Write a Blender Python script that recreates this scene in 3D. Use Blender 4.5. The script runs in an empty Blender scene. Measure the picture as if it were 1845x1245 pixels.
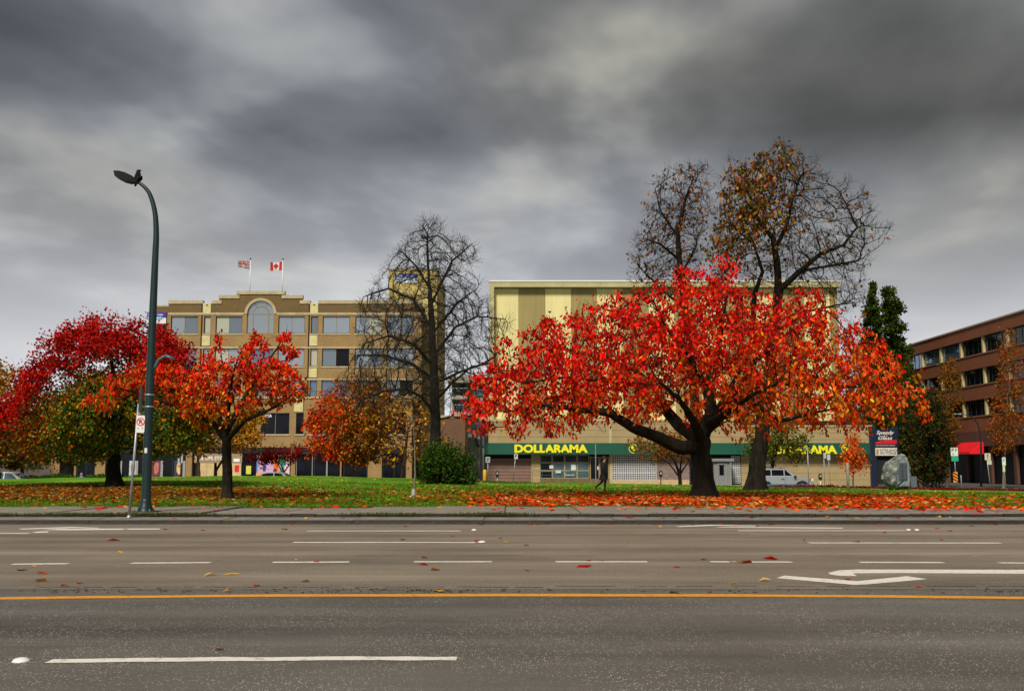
import bpy, bmesh, math, random
import numpy as np
from mathutils import Vector, Matrix, noise as mnoise
from mathutils.geometry import tessellate_polygon

# ------------------------------------------------------------------ camera
S = bpy.context.scene
C = S.collection
F = 1900.0; PW, PH = 1845.0, 1245.0; HOR = 840.0; CAMZ = 1.4
TH = math.atan((HOR - PH / 2) / F)
cam_d = bpy.data.cameras.new('camera'); cam = bpy.data.objects.new('camera', cam_d); C.objects.link(cam)
cam.location = (0, 0, CAMZ); cam.rotation_euler = (math.pi / 2 + TH, 0, 0)
cam_d.sensor_width = 36; cam_d.lens = 36 * F / PW; cam_d.clip_end = 3000; cam_d.clip_start = .1
S.camera = cam
# ------------------------------------------------------------------ light
SUN_EL, SUN_AZ = math.radians(46), math.radians(200)     # azimuth clockwise from +Y: behind the camera, a little to the left
W = bpy.data.worlds.new('World'); S.world = W; W.use_nodes = True
nt = W.node_tree; N = nt.nodes; L = nt.links; N.clear()
def wn(t, **k):
    n = N.new(t)
    for a, b in k.items(): setattr(n, a, b)
    return n
def wmath(op, a, b=None, clamp=False):
    n = wn('ShaderNodeMath', operation=op); n.use_clamp = clamp
    for i, v in enumerate((a, b)):
        if v is None: continue
        if isinstance(v, (int, float)): n.inputs[i].default_value = v
        else: L.new(v, n.inputs[i])
    return n.outputs[0]
sky = wn('ShaderNodeTexSky', sky_type='NISHITA'); sky.sun_disc = False
sky.sun_elevation = SUN_EL; sky.sun_rotation = SUN_AZ
tc = wn('ShaderNodeTexCoord'); sep = wn('ShaderNodeSeparateXYZ'); L.new(tc.outputs['Generated'], sep.inputs[0])
zc = wmath('ADD', wmath('MAXIMUM', sep.outputs[2], 0.0), 0.16)
cx = wmath('DIVIDE', sep.outputs[0], zc); cy = wmath('DIVIDE', sep.outputs[1], zc)
cmb = wn('ShaderNodeCombineXYZ'); L.new(wmath('ADD', cx, -.62), cmb.inputs[0]); L.new(wmath('ADD', wmath('MULTIPLY', cy, .78), wmath('MULTIPLY', cx, -.12)), cmb.inputs[1]); cmb.inputs[2].default_value = 9.3
n1 = wn('ShaderNodeTexNoise'); n1.inputs['Scale'].default_value = 2.0; n1.inputs['Detail'].default_value = 4.0; n1.inputs['Roughness'].default_value = .5; n1.inputs['Distortion'].default_value = .15
L.new(cmb.outputs[0], n1.inputs['Vector'])
n2 = wn('ShaderNodeTexNoise'); n2.inputs['Scale'].default_value = .45; n2.inputs['Detail'].default_value = 1.0
L.new(cmb.outputs[0], n2.inputs['Vector'])
mixv = wmath('ADD', wmath('MULTIPLY', n1.outputs[0], .68), wmath('MULTIPLY', n2.outputs[0], .32))
cr = wn('ShaderNodeValToRGB'); L.new(mixv, cr.inputs[0])
e = cr.color_ramp; e.elements[0].position = .36; e.elements[0].color = (.031, .0322, .0322, 1)
e.elements[1].position = .68; e.elements[1].color = (.18, .177, .160, 1)
q = e.elements.new(.47); q.color = (.050, .0515, .0525, 1)
q = e.elements.new(.545); q.color = (.073, .0745, .0755, 1)
q = e.elements.new(.60); q.color = (.112, .113, .110, 1)
# the overcast brightens toward the horizon all the way round
hr = wn('ShaderNodeValToRGB'); L.new(sep.outputs[2], hr.inputs[0])
e = hr.color_ramp; e.elements[0].position = 0.0; e.elements[0].color = (1, 1, 1, 1); e.elements[1].position = .30; e.elements[1].color = (0, 0, 0, 1)
q = e.elements.new(.10); q.color = (.74, .74, .74, 1)
q = e.elements.new(.19); q.color = (.24, .24, .24, 1)
hz = wmath('MULTIPLY', hr.outputs[0], wmath('ADD', .55, wmath('MULTIPLY', n2.outputs[0], .7)), True)
n3 = wn('ShaderNodeTexNoise'); n3.inputs['Scale'].default_value = 1.1; n3.inputs['Detail'].default_value = 1.5; cm3 = wn('ShaderNodeVectorMath', operation='ADD'); cm3.inputs[1].default_value = (4, 9, 2); L.new(cmb.outputs[0], cm3.inputs[0]); L.new(cm3.outputs[0], n3.inputs['Vector'])
tr_ = wn('ShaderNodeValToRGB'); L.new(n3.outputs[0], tr_.inputs[0]); e = tr_.color_ramp; e.elements[0].position = .35; e.elements[0].color = (.95, .99, 1.08, 1); e.elements[1].position = .65; e.elements[1].color = (1.06, 1.02, .90, 1)
mt_ = wn('ShaderNodeMix', data_type='RGBA', blend_type='MULTIPLY'); mt_.inputs[0].default_value = 1; L.new(cr.outputs[0], mt_.inputs[6]); L.new(tr_.outputs[0], mt_.inputs[7])
mh = wn('ShaderNodeMix', data_type='RGBA'); L.new(hz, mh.inputs[0]); L.new(mt_.outputs[2], mh.inputs[6]); mh.inputs[7].default_value = (.345, .350, .368, 1)
bg1 = wn('ShaderNodeBackground'); L.new(sky.outputs[0], bg1.inputs[0]); bg1.inputs[1].default_value = .06
bg2 = wn('ShaderNodeBackground'); L.new(mh.outputs[2], bg2.inputs[0]); bg2.inputs[1].default_value = .9
mx = wn('ShaderNodeMixShader'); mx.inputs[0].default_value = .985; L.new(bg1.outputs[0], mx.inputs[1]); L.new(bg2.outputs[0], mx.inputs[2])
wo = wn('ShaderNodeOutputWorld'); L.new(mx.outputs[0], wo.inputs[0])
sd = bpy.data.lights.new('sun', 'SUN'); sd.energy = 1.5; sd.angle = math.radians(14); sd.color = (1, .93, .82)
sun = bpy.data.objects.new('sun', sd); C.objects.link(sun)
sdir = Vector((math.sin(SUN_AZ) * math.cos(SUN_EL), math.cos(SUN_AZ) * math.cos(SUN_EL), math.sin(SUN_EL)))
sun.rotation_euler = sdir.to_track_quat('Z', 'Y').to_euler(); sun.location = sdir * 60
vs = S.view_settings; vs.view_transform = 'Standard'; vs.look = 'None'; vs.gamma = 1; vs.use_curve_mapping = False; vs.exposure = 1.5

# ------------------------------------------------------------------ helpers
R = random.Random(7); RN = np.random.default_rng(11)
def P(px, py, Y):
    u = (px - PW / 2) / F; v = (PH / 2 - py) / F
    d = Vector((u, math.cos(TH) - v * math.sin(TH), math.sin(TH) + v * math.cos(TH)))
    t = Y / d.y
    return Vector((0, 0, CAMZ)) + d * t
def G(px, py, z=0.0):
    u = (px - PW / 2) / F; v = (PH / 2 - py) / F
    d = Vector((u, math.cos(TH) - v * math.sin(TH), math.sin(TH) + v * math.cos(TH)))
    t = (z - CAMZ) / d.z
    return Vector((0, 0, CAMZ)) + d * t
CX = [-60, -34.2, -16, -8.4, -.85, 6.7, 10.5, 21.9, 33.2, 60]
CZ = [.40, .57, .79, .64, .41, .26, .19, -.04, -.27, -.33]
def Hn(x, y):
    x = np.asarray(x, float); y = np.asarray(y, float)
    c = np.interp(x, CX, CZ)
    t = np.clip((y - 31.6) / 40.3, 0, 1); t = t * t * (3 - 2 * t)
    s = np.clip((y - 72) / 5.0, 0, 1); s = s * s * (3 - 2 * s)
    z = .2 + (c - .2) * t
    bump = .03 * np.sin(x * .9 + y * .4) * np.sin(y * .55 - x * .2) * np.clip((y - 32) / 4, 0, 1)
    return (z + bump) * (1 - s) + (-.42) * s
def H(x, y): return float(Hn(x, y))

MATS = {}
def mat(name, col, rough=.65, metal=0., var=.0, vscale=3., bump=0., bscale=20., spec=.5, col2=None, stretch=None):
    if name in MATS: return MATS[name]
    m = bpy.data.materials.new(name); m.use_nodes = True; t = m.node_tree
    b = t.nodes['Principled BSDF']; b.inputs['Base Color'].default_value = (*col, 1)
    b.inputs['Roughness'].default_value = rough; b.inputs['Metallic'].default_value = metal
    b.inputs['Specular IOR Level'].default_value = spec
    tcn = None
    if var or bump:
        tcn = t.nodes.new('ShaderNodeTexCoord'); vec = tcn.outputs['Object']
        if stretch:
            mp = t.nodes.new('ShaderNodeMapping'); mp.inputs['Scale'].default_value = stretch
            t.links.new(vec, mp.inputs[0]); vec = mp.outputs[0]
    if var:
        no = t.nodes.new('ShaderNodeTexNoise'); no.inputs['Scale'].default_value = vscale; no.inputs['Detail'].default_value = 6; no.inputs['Roughness'].default_value = .65
        t.links.new(vec, no.inputs['Vector'])
        rp = t.nodes.new('ShaderNodeValToRGB'); t.links.new(no.outputs[0], rp.inputs[0])
        c2 = col2 or tuple(min(1, c * (1 + var)) for c in col)
        rp.color_ramp.elements[0].position = .3; rp.color_ramp.elements[0].color = (*[c * (1 - var) for c in col], 1)
        rp.color_ramp.elements[1].position = .7; rp.color_ramp.elements[1].color = (*c2, 1)
        t.links.new(rp.outputs[0], b.inputs['Base Color'])
    if bump:
        nb = t.nodes.new('ShaderNodeTexNoise'); nb.inputs['Scale'].default_value = bscale; nb.inputs['Detail'].default_value = 5
        t.links.new(vec, nb.inputs['Vector'])
        bn = t.nodes.new('ShaderNodeBump'); bn.inputs['Strength'].default_value = bump; bn.inputs['Distance'].default_value = .05
        t.links.new(nb.outputs[0], bn.inputs['Height']); t.links.new(bn.outputs[0], b.inputs['Normal'])
    MATS[name] = m
    return m
def brickmat(name, c1, c2, mortar, scale=1., bw=.3, bh=.1):
    if name in MATS: return MATS[name]
    m = bpy.data.materials.new(name); m.use_nodes = True; t = m.node_tree; b = t.nodes['Principled BSDF']; b.inputs['Roughness'].default_value = .85
    tcn = t.nodes.new('ShaderNodeTexCoord'); sp = t.nodes.new('ShaderNodeSeparateXYZ'); cb = t.nodes.new('ShaderNodeCombineXYZ')
    t.links.new(tcn.outputs['Object'], sp.inputs[0])
    ad = t.nodes.new('ShaderNodeMath'); ad.operation = 'ADD'; t.links.new(sp.outputs[0], ad.inputs[0]); t.links.new(sp.outputs[1], ad.inputs[1])
    t.links.new(ad.outputs[0], cb.inputs[0]); t.links.new(sp.outputs[2], cb.inputs[1])
    br = t.nodes.new('ShaderNodeTexBrick'); t.links.new(cb.outputs[0], br.inputs[0])
    br.inputs['Color1'].default_value = (*c1, 1); br.inputs['Color2'].default_value = (*c2, 1); br.inputs['Mortar'].default_value = (*mortar, 1)
    br.inputs['Scale'].default_value = scale; br.inputs['Brick Width'].default_value = bw; br.inputs['Row Height'].default_value = bh; br.inputs['Mortar Size'].default_value = .012
    no = t.nodes.new('ShaderNodeTexNoise'); no.inputs['Scale'].default_value = .6; no.inputs['Detail'].default_value = 6; t.links.new(tcn.outputs['Object'], no.inputs[0])
    mr = t.nodes.new('ShaderNodeMapRange'); mr.inputs[3].default_value = .7; mr.inputs[4].default_value = 1.25; t.links.new(no.outputs[0], mr.inputs[0])
    mu = t.nodes.new('ShaderNodeMix'); mu.data_type = 'RGBA'; mu.blend_type = 'MULTIPLY'; mu.inputs[0].default_value = 1
    t.links.new(br.outputs[0], mu.inputs[6]); t.links.new(mr.outputs[0], mu.inputs[7]); t.links.new(mu.outputs[2], b.inputs['Base Color'])
    MATS[name] = m
    return m
def leafmat(name='leaf_blade', trans=.25, gloss=.04):
    if name in MATS: return MATS[name]
    m = bpy.data.materials.new(name); m.use_nodes = True; t = m.node_tree; b = t.nodes['Principled BSDF']; b.inputs['Roughness'].default_value = .75
    b.inputs['Specular IOR Level'].default_value = gloss
    at = t.nodes.new('ShaderNodeAttribute'); at.attribute_name = 'Col'
    tr = t.nodes.new('ShaderNodeBsdfTranslucent'); ms = t.nodes.new('ShaderNodeMixShader'); ms.inputs[0].default_value = trans
    t.links.new(at.outputs['Color'], b.inputs['Base Color']); t.links.new(at.outputs['Color'], tr.inputs[0])
    t.links.new(b.outputs[0], ms.inputs[1]); t.links.new(tr.outputs[0], ms.inputs[2])
    t.links.new(ms.outputs[0], t.nodes['Material Output'].inputs[0])
    MATS[name] = m
    return m

def link(o, parent=None):
    C.objects.link(o)
    if parent is not None:
        o.parent = parent
        rt = parent
        while rt.parent is not None: rt = rt.parent
        if rt.type == 'EMPTY': o.matrix_parent_inverse = (Matrix.Translation(rt.location) if parent is rt else Matrix.Identity(4)).inverted()
    return o
def tag(o, label=None, cat=None, group=None, kind=None):
    if label: o['label'] = label
    if cat: o['category'] = cat
    if group: o['group'] = group
    if kind: o['kind'] = kind
    return o
def thing(name, loc, label, cat, group=None):
    o = bpy.data.objects.new(name, None); o.location = loc; o.empty_display_size = .2; C.objects.link(o)
    return tag(o, label, cat, group)
class MB:
    def __init__(s): s.v = []; s.f = []
    def box(s, x0, x1, y0, y1, z0, z1):
        n = len(s.v)
        s.v += [(x0, y0, z0), (x1, y0, z0), (x1, y1, z0), (x0, y1, z0), (x0, y0, z1), (x1, y0, z1), (x1, y1, z1), (x0, y1, z1)]
        s.f += [(n, n + 3, n + 2, n + 1), (n + 4, n + 5, n + 6, n + 7), (n, n + 1, n + 5, n + 4), (n + 1, n + 2, n + 6, n + 5), (n + 2, n + 3, n + 7, n + 6), (n + 3, n, n + 4, n + 7)]
        return s
    def pbox(s, px0, px1, py0, py1, Y, d, front=0.):
        a = P(px0, py1, Y); b = P(px1, py0, Y)
        return s.box(a.x, b.x, Y - front, Y + d, a.z, b.z)
    def prism(s, poly, y0, y1):                     # poly of (x, z), extruded along y
        n = len(s.v); k = len(poly)
        s.v += [(x, y0, z) for x, z in poly] + [(x, y1, z) for x, z in poly]
        for t in tessellate_polygon([[Vector((x, z, 0)) for x, z in poly]]):
            s.f += [(n + t[0], n + t[1], n + t[2]), (n + k + t[2], n + k + t[1], n + k + t[0])]
        for i in range(k): j = (i + 1) % k; s.f.append((n + i, n + j, n + k + j, n + k + i))
        return s
    def flat(s, poly, z):                           # poly of (x, y) lying flat
        n = len(s.v); s.v += [(x, y, z) for x, y in poly]
        for t in tessellate_polygon([[Vector((x, y, 0)) for x, y in poly]]): s.f.append(tuple(n + i for i in t))
        return s
    def tube(s, pts, rad, k=8, cap=True):
        pts = [Vector(p) for p in pts]; n = len(s.v); m = len(pts)
        for i, p in enumerate(pts):
            d = (pts[min(i + 1, m - 1)] - pts[max(i - 1, 0)]).normalized()
            a = d.cross(Vector((.13, .97, .21))); a = a.normalized() if a.length > 1e-4 else Vector((1, 0, 0)); b = d.cross(a)
            r = rad[i] if isinstance(rad, (list, tuple)) else rad
            for j in range(k):
                an = 2 * math.pi * j / k; q = p + (a * math.cos(an) + b * math.sin(an)) * r; s.v.append(tuple(q))
        for i in range(m - 1):
            for j in range(k):
                j2 = (j + 1) % k; s.f.append((n + i * k + j, n + i * k + j2, n + (i + 1) * k + j2, n + (i + 1) * k + j))
        if cap: s.f.append(tuple(n + j for j in range(k))[::-1]); s.f.append(tuple(n + (m - 1) * k + j for j in range(k)))
        return s
    def lathe(s, cx_, cy_, prof, k=14):             # prof of (r, z)
        n = len(s.v)
        for r, z in prof:
            for j in range(k): an = 2 * math.pi * j / k; s.v.append((cx_ + r * math.cos(an), cy_ + r * math.sin(an), z))
        for i in range(len(prof) - 1):
            for j in range(k):
                j2 = (j + 1) % k; s.f.append((n + i * k + j, n + i * k + j2, n + (i + 1) * k + j2, n + (i + 1) * k + j))
        s.f.append(tuple(n + (len(prof) - 1) * k + j for j in range(k)))
        s.f.append(tuple(n + j for j in range(k))[::-1])
        return s
    def disc(s, c, r, y0, y1, k=20, a0=0, a1=2 * math.pi, r0=None):   # disc or ring sector in the XZ plane
        pts = [(c[0] + r * math.cos(a0 + (a1 - a0) * i / k), c[1] + r * math.sin(a0 + (a1 - a0) * i / k)) for i in range(k + (0 if r0 is None and a1 - a0 > 6.2 else 1))]
        if r0 is not None:
            for i in range(k):
                aa = a0 + (a1 - a0) * i / k; ab = a0 + (a1 - a0) * (i + 1) / k
                s.prism([(c[0] + r0 * math.cos(aa), c[1] + r0 * math.sin(aa)), (c[0] + r * math.cos(aa), c[1] + r * math.sin(aa)), (c[0] + r * math.cos(ab), c[1] + r * math.sin(ab)), (c[0] + r0 * math.cos(ab), c[1] + r0 * math.sin(ab))], y0, y1)
            return s
        return s.prism(pts, y0, y1)
    def build(s, name, m, parent=None, smooth=False, bevel=0):
        me = bpy.data.meshes.new(name); me.from_pydata(s.v, [], s.f); me.materials.append(m)
        if bevel:
            bm = bmesh.new(); bm.from_mesh(me); bmesh.ops.remove_doubles(bm, verts=bm.verts, dist=1e-4)
            bmesh.ops.bevel(bm, geom=bm.edges[:], offset=bevel, segments=2, affect='EDGES', clamp_overlap=True); bm.to_mesh(me); bm.free()
        if smooth: me.polygons.foreach_set('use_smooth', [True] * len(me.polygons))
        me.validate(); me.update()
        return link(bpy.data.objects.new(name, me), parent)
def arrmesh(name, V, Fa, m, cols=None, smooth=False):
    """V (n,3); Fa list of (k,sides) int arrays; cols (n,3)"""
    me = bpy.data.meshes.new(name); me.vertices.add(len(V)); me.vertices.foreach_set('co', np.ascontiguousarray(V, np.float32).ravel())
    li = np.concatenate([f.ravel() for f in Fa]); sz = np.concatenate([np.full(len(f), f.shape[1]) for f in Fa])
    st = np.concatenate([[0], np.cumsum(sz)[:-1]])
    me.loops.add(len(li)); me.loops.foreach_set('vertex_index', li.astype(np.int32))
    me.polygons.add(len(sz)); me.polygons.foreach_set('loop_start', st.astype(np.int32)); me.polygons.foreach_set('loop_total', sz.astype(np.int32))
    if smooth: me.polygons.foreach_set('use_smooth', np.ones(len(sz), bool))
    me.materials.append(m); me.update(calc_edges=True)
    if cols is not None:
        a = me.color_attributes.new('Col', 'FLOAT_COLOR', 'POINT')
        a.data.foreach_set('color', np.concatenate([cols, np.ones((len(cols), 1))], 1).astype(np.float32).ravel())
    return me
def text_obj(name, s, xc, zc, Y, w, h, m, parent=None, depth=.03, bold=.0, shear=0.):
    cu = bpy.data.curves.new('t', 'FONT'); cu.body = s; cu.extrude = .01; cu.offset = bold; cu.shear = shear; cu.resolution_u = 3
    o = bpy.data.objects.new('t', cu); C.objects.link(o)
    dg = bpy.context.evaluated_depsgraph_get(); me = bpy.data.meshes.new_from_object(o.evaluated_get(dg))
    bpy.data.objects.remove(o); bpy.data.curves.remove(cu)
    n = len(me.vertices); co = np.zeros(n * 3, np.float32); me.vertices.foreach_get('co', co); co = co.reshape(-1, 3)
    mn, mxx = co.min(0), co.max(0); sp = np.maximum(mxx - mn, 1e-6)
    out = np.stack([xc + ((co[:, 0] - mn[0]) / sp[0] - .5) * w, Y - (co[:, 2] - mn[2]) / sp[2] * depth + depth * .2, zc + ((co[:, 1] - mn[1]) / sp[1] - .5) * h], 1)
    me.vertices.foreach_set('co', out.astype(np.float32).ravel()); me.materials.clear(); me.materials.append(m); me.name = name; me.update()
    return link(bpy.data.objects.new(name, me), parent)
def skin_mesh(name, pts, edges, root, m, parent=None, sub=2, zmats=None):
    me = bpy.data.meshes.new(name); me.from_pydata([p[0] for p in pts], edges, [])
    o = bpy.data.objects.new(name, me); C.objects.link(o)
    sk = o.modifiers.new('s', 'SKIN'); sk.use_smooth_shade = True
    for i, p in enumerate(pts):
        r = p[1] if isinstance(p[1], tuple) else (p[1], p[1]); me.skin_vertices[0].data[i].radius = r; me.skin_vertices[0].data[i].use_root = (i == root)
    ss = o.modifiers.new('u', 'SUBSURF'); ss.levels = sub; ss.render_levels = sub
    bpy.context.view_layer.update()
    dg = bpy.context.evaluated_depsgraph_get(); res = bpy.data.meshes.new_from_object(o.evaluated_get(dg)); bpy.data.objects.remove(o)
    res.name = name; res.materials.clear()
    if zmats:
        for zm in zmats[0]: res.materials.append(zm)
        for p in res.polygons: p.material_index = zmats[1](p.center)
    else: res.materials.append(m)
    res.polygons.foreach_set('use_smooth', [True] * len(res.polygons))
    return link(bpy.data.objects.new(name, res), parent)

# ------------------------------------------------------------------ trees
def nrm(a): return a / np.maximum(np.linalg.norm(a, axis=-1, keepdims=True), 1e-9)
def inpoly(x, y, poly):
    poly = np.asarray(poly, float); r = np.zeros(len(x), bool); j = len(poly) - 1
    for i in range(len(poly)):
        xi, yi = poly[i]; xj, yj = poly[j]
        c = ((yi > y) != (yj > y)) & (x < (xj - xi) * (y - yi) / (yj - yi + 1e-12) + xi); r ^= c; j = i
    return r
def dpoly(x, y, poly):
    poly = np.asarray(poly, float); d = np.full(len(x), 1e9)
    for i in range(len(poly)):
        a = poly[i - 1]; b = poly[i]; ab = b - a; t = np.clip(((x - a[0]) * ab[0] + (y - a[1]) * ab[1]) / (ab @ ab + 1e-9), 0, 1)
        d = np.minimum(d, np.hypot(x - a[0] - t * ab[0], y - a[1] - t * ab[1]))
    return d
def Pn(px, py, Y):
    u = (px - PW / 2) / F; v = (PH / 2 - py) / F; dy = math.cos(TH) - v * math.sin(TH); dz = math.sin(TH) + v * math.cos(TH); t = Y / dy
    return np.stack([u * t, Y + 0 * t, CAMZ + dz * t], 1)
def crown_points(poly, Y, depth, n, rng, holes=()):
    """points in the volume of a crown whose outline is poly: the outline swells to +-depth metres about the trunk's distance"""
    poly = np.asarray(poly, float); lo = poly.min(0); hi = poly.max(0); out = []
    tot = 0
    while tot < n:
        x = rng.uniform(lo[0], hi[0], n * 2); y = rng.uniform(lo[1], hi[1], n * 2); k = inpoly(x, y, poly)
        for h in holes: k &= ~inpoly(x, y, h)
        x = x[k]; y = y[k]
        dd = dpoly(x, y, poly); wd = min(hi[0] - lo[0], (hi[1] - lo[1]) * 1.6) * .5
        half = depth * np.sqrt(np.clip(1 - (1 - np.clip(dd / wd * 1.4, 0, 1)) ** 2, .02, 1))
        dy = rng.uniform(-1, 1, len(x)) * half
        # keep sampling even per volume
        kk = rng.uniform(0, 1, len(x)) < half / depth; out.append(Pn(x[kk], y[kk], Y + dy[kk])); tot += kk.sum()
    return np.concatenate(out)[:n]
def grow(seeds, att, D, di, dk, iters, rng, jit=.25, grav=(0, 0, 0), maxch=3):
    pos = []; par = []; pre = []
    for pl in seeds:
        pts = [np.array(p[0], float) for p in pl]; rr = [p[1] for p in pl]
        if not pos: prev = -1; start = 0
        else:
            d = np.linalg.norm(np.array(pos) - pts[0], axis=1); prev = int(d.argmin()); start = 1
            pts[0] = pos[prev]
        if prev == -1: pos.append(pts[0]); par.append(-1); pre.append(rr[0]); prev = 0; start = 1
        for i in range(start, len(pts)):
            a, b = pts[i - 1], pts[i]; n = max(1, int(round(np.linalg.norm(b - a) / D)))
            for s in range(1, n + 1):
                t = s / n; q = a + (b - a) * t + (rng.normal(0, .04, 3) * D if s < n else 0)
                pos.append(q); par.append(prev); pre.append(rr[i - 1] + (rr[i] - rr[i - 1]) * t); prev = len(pos) - 1
    pos = np.array(pos); par = list(par); pre = list(pre)
    nch = np.zeros(len(pos), int)
    for p in par:
        if p >= 0: nch[p] += 1
    near = np.zeros(len(att), int); nd = np.full(len(att), 1e9)
    def upd(i0, newp):
        nonlocal near, nd
        for c in range(0, len(newp), 400):
            blk = newp[c:c + 400]; d = ((att[:, None] - blk[None]) ** 2).sum(2); j = d.argmin(1); dm = np.sqrt(d[np.arange(len(att)), j]); k = dm < nd
            near[k] = i0 + c + j[k]; nd[k] = dm[k]
    upd(0, pos); alive = nd > dk; att = att[alive]; near = near[alive]; nd = nd[alive]
    g = np.array(grav, float)
    for it in range(iters):
        if len(att) == 0: break
        act = nd < di
        if not act.any(): di *= 1.4; continue
        acc = np.zeros((len(pos), 3)); cnt = np.zeros(len(pos)); v = nrm(att[act] - pos[near[act]])
        np.add.at(acc, near[act], v); np.add.at(cnt, near[act], 1)
        idx = np.nonzero((cnt > 0) & (nch < maxch))[0]
        if len(idx) == 0: break
        pd = np.zeros((len(idx), 3)); pp = np.array(par)[idx]; ok = pp >= 0; pd[ok] = nrm(pos[idx[ok]] - pos[pp[ok]])
        d = nrm(nrm(acc[idx]) + pd * .45 + g + rng.normal(0, jit, (len(idx), 3)))
        newp = pos[idx] + d * D; i0 = len(pos)
        pos = np.concatenate([pos, newp]); par += list(idx); pre += [0] * len(idx); nch[idx] += 1; nch = np.concatenate([nch, np.zeros(len(idx), int)])
        upd(i0, newp)
        alive = nd > dk; att = att[alive]; near = near[alive]; nd = nd[alive]
    return pos, np.array(par), np.array(pre)
def add_twigs(pos, par, pre, rng, per, length, up=.15, segs=2):
    n = len(pos); nch = np.zeros(n, int); np.add.at(nch, par[par >= 0], 1)
    tips = np.nonzero((nch <= 1) & (par >= 0) & (np.array(pre) == 0))[0]
    P_, A_ = [pos], [par]; base = n
    for k in range(per):
        sel = tips[rng.uniform(0, 1, len(tips)) < .9]
        d0 = nrm(pos[sel] - pos[par[sel]]); cur = pos[sel]; pi = sel
        d = nrm(d0 + rng.normal(0, .65, d0.shape) + np.array([0, 0, up]))
        for s in range(segs):
            new = cur + d * length * rng.uniform(.5, 1.1, (len(sel), 1)) / segs
            P_.append(new); A_.append(pi.copy()); pi = np.arange(base, base + len(sel)); base += len(sel); cur = new
            d = nrm(d + rng.normal(0, .25, d.shape) + np.array([0, 0, up * .5]))
    pos = np.concatenate(P_); par = np.concatenate(A_); pre = np.concatenate([pre, np.zeros(len(pos) - len(pre))])
    return pos, par, pre
def radii(par, pre, rtip, rroot):
    n = len(par); cnt = np.zeros(n); nch = np.zeros(n, int); np.add.at(nch, par[par >= 0], 1); cnt[nch == 0] = 1
    for i in range(n - 1, 0, -1): cnt[par[i]] += cnt[i]          # parents always precede children
    r = rtip * np.maximum(cnt, 1) ** .38; r = np.minimum(r, rroot * .8)
    return np.maximum(r, pre), nch
def tubes(pos, par, r, flare=0.):
    n = len(pos); seg = np.zeros((n, 3)); k = par >= 0; seg[k] = nrm(pos[k] - pos[par[k]]); seg[~k] = (0, 0, 1)
    main = np.full(n, -1)
    for i in range(1, n):
        p = par[i]
        if main[p] < 0 or r[i] > r[main[p]]: main[p] = i
    nd = seg.copy(); hm = main >= 0; nd[hm] = nrm(seg[hm] + seg[main[hm]])
    ch = np.nonzero(k)[0]; pa = par[ch]; ism = main[pa] == ch
    rs = np.where(ism, r[pa], np.minimum(r[pa], r[ch] * 1.25)); ds = np.where(ism[:, None], nd[pa], seg[ch])
    V = []; Fs = []; off = 0
    for lo, hi, sd_ in ((.12, 9, 20), (.035, .12, 7), (.012, .035, 4), (0, .012, 3)):
        s = np.nonzero((r[ch] >= lo) & (r[ch] < hi))[0]
        if len(s) == 0: continue
        an = np.arange(sd_) * 2 * math.pi / sd_
        def ring(c, d, rad):
            a = nrm(np.cross(d, np.array([.31, .87, .22]))); b = np.cross(d, a)
            rr_ = np.repeat(rad[:, None], sd_, 1)
            if lo > .1: zz = c[:, 2:3] + .6 * c[:, 0:1]; rr_ = rr_ * (1 + .06 * np.sin(5 * an[None] + 2.2 * zz) + .045 * np.sin(8 * an[None] - 3.1 * zz + 1) + .03 * np.sin(3 * an[None] + 7 * zz))
            return c[:, None] + (a[:, None] * np.cos(an)[None, :, None] + b[:, None] * np.sin(an)[None, :, None]) * rr_[:, :, None]
        A = ring(pos[pa[s]], ds[s], rs[s]); B = ring(pos[ch[s]], nd[ch[s]], r[ch[s]])
        V.append(np.concatenate([A, B], 1).reshape(-1, 3)); m = len(s)
        base = off + np.arange(m)[:, None] * 2 * sd_; j = np.arange(sd_)[None]; j2 = (np.arange(sd_) + 1)[None] % sd_
        Fs.append(np.stack([base + j, base + j2, base + sd_ + j2, base + sd_ + j], 2).reshape(-1, 4)); off += m * 2 * sd_
    return np.concatenate(V), Fs
LEAF5 = (np.array([[0, 0, 0], [-.30, .42, .07], [0, .48, -.03], [.30, .42, .07], [0, 1, .02]]), np.array([[0, 2, 1], [0, 3, 2], [2, 4, 1], [2, 3, 4]]))
LEAF8 = (np.array([[0, 0, 0], [-.17, .17, .03], [-.26, .45, .06], [-.17, .78, .04], [0, 1, .0], [.17, .78, .04], [.26, .45, .06], [.17, .17, .03]]), np.array([[0, 2, 1], [0, 4, 2], [2, 4, 3], [0, 7, 6], [0, 6, 4], [6, 5, 4]]))
LEAF4 = (np.array([[0, 0, 0], [-.36, .5, .06], [.36, .5, .06], [0, 1, 0]]), np.array([[0, 2, 1], [1, 2, 3]]))
def leaf_arrays(pts, axis, size, cols, tmpl, rng, nbias=None):
    n = len(pts); a = nrm(axis); rv = rng.normal(0, 1, (n, 3))
    if nbias is not None: rv = rv * .8 + np.array(nbias)
    nn = nrm(rv - a * (rv * a).sum(1, keepdims=True)); b = np.cross(a, nn); T, f = tmpl
    V = pts[:, None] + size[:, None, None] * (T[None, :, 0, None] * b[:, None] + T[None, :, 1, None] * a[:, None] + T[None, :, 2, None] * nn[:, None] * rng.uniform(.3, 2.2, (n, 1, 1)))
    Fc = (np.arange(n)[:, None, None] * len(T) + f[None]).reshape(-1, 3)
    return V.reshape(-1, 3), Fc, np.repeat(cols, len(T), 0)
def lerp(c0, c1, t): return np.asarray(c0)[None] * (1 - t[:, None]) + np.asarray(c1)[None] * t[:, None]
BARK = mat('bark_dark', (.009, .008, .006), .95, var=.75, vscale=5, bump=1.0, bscale=11, col2=(.026, .019, .011), spec=.2, stretch=(1, 1, .25))
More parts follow.
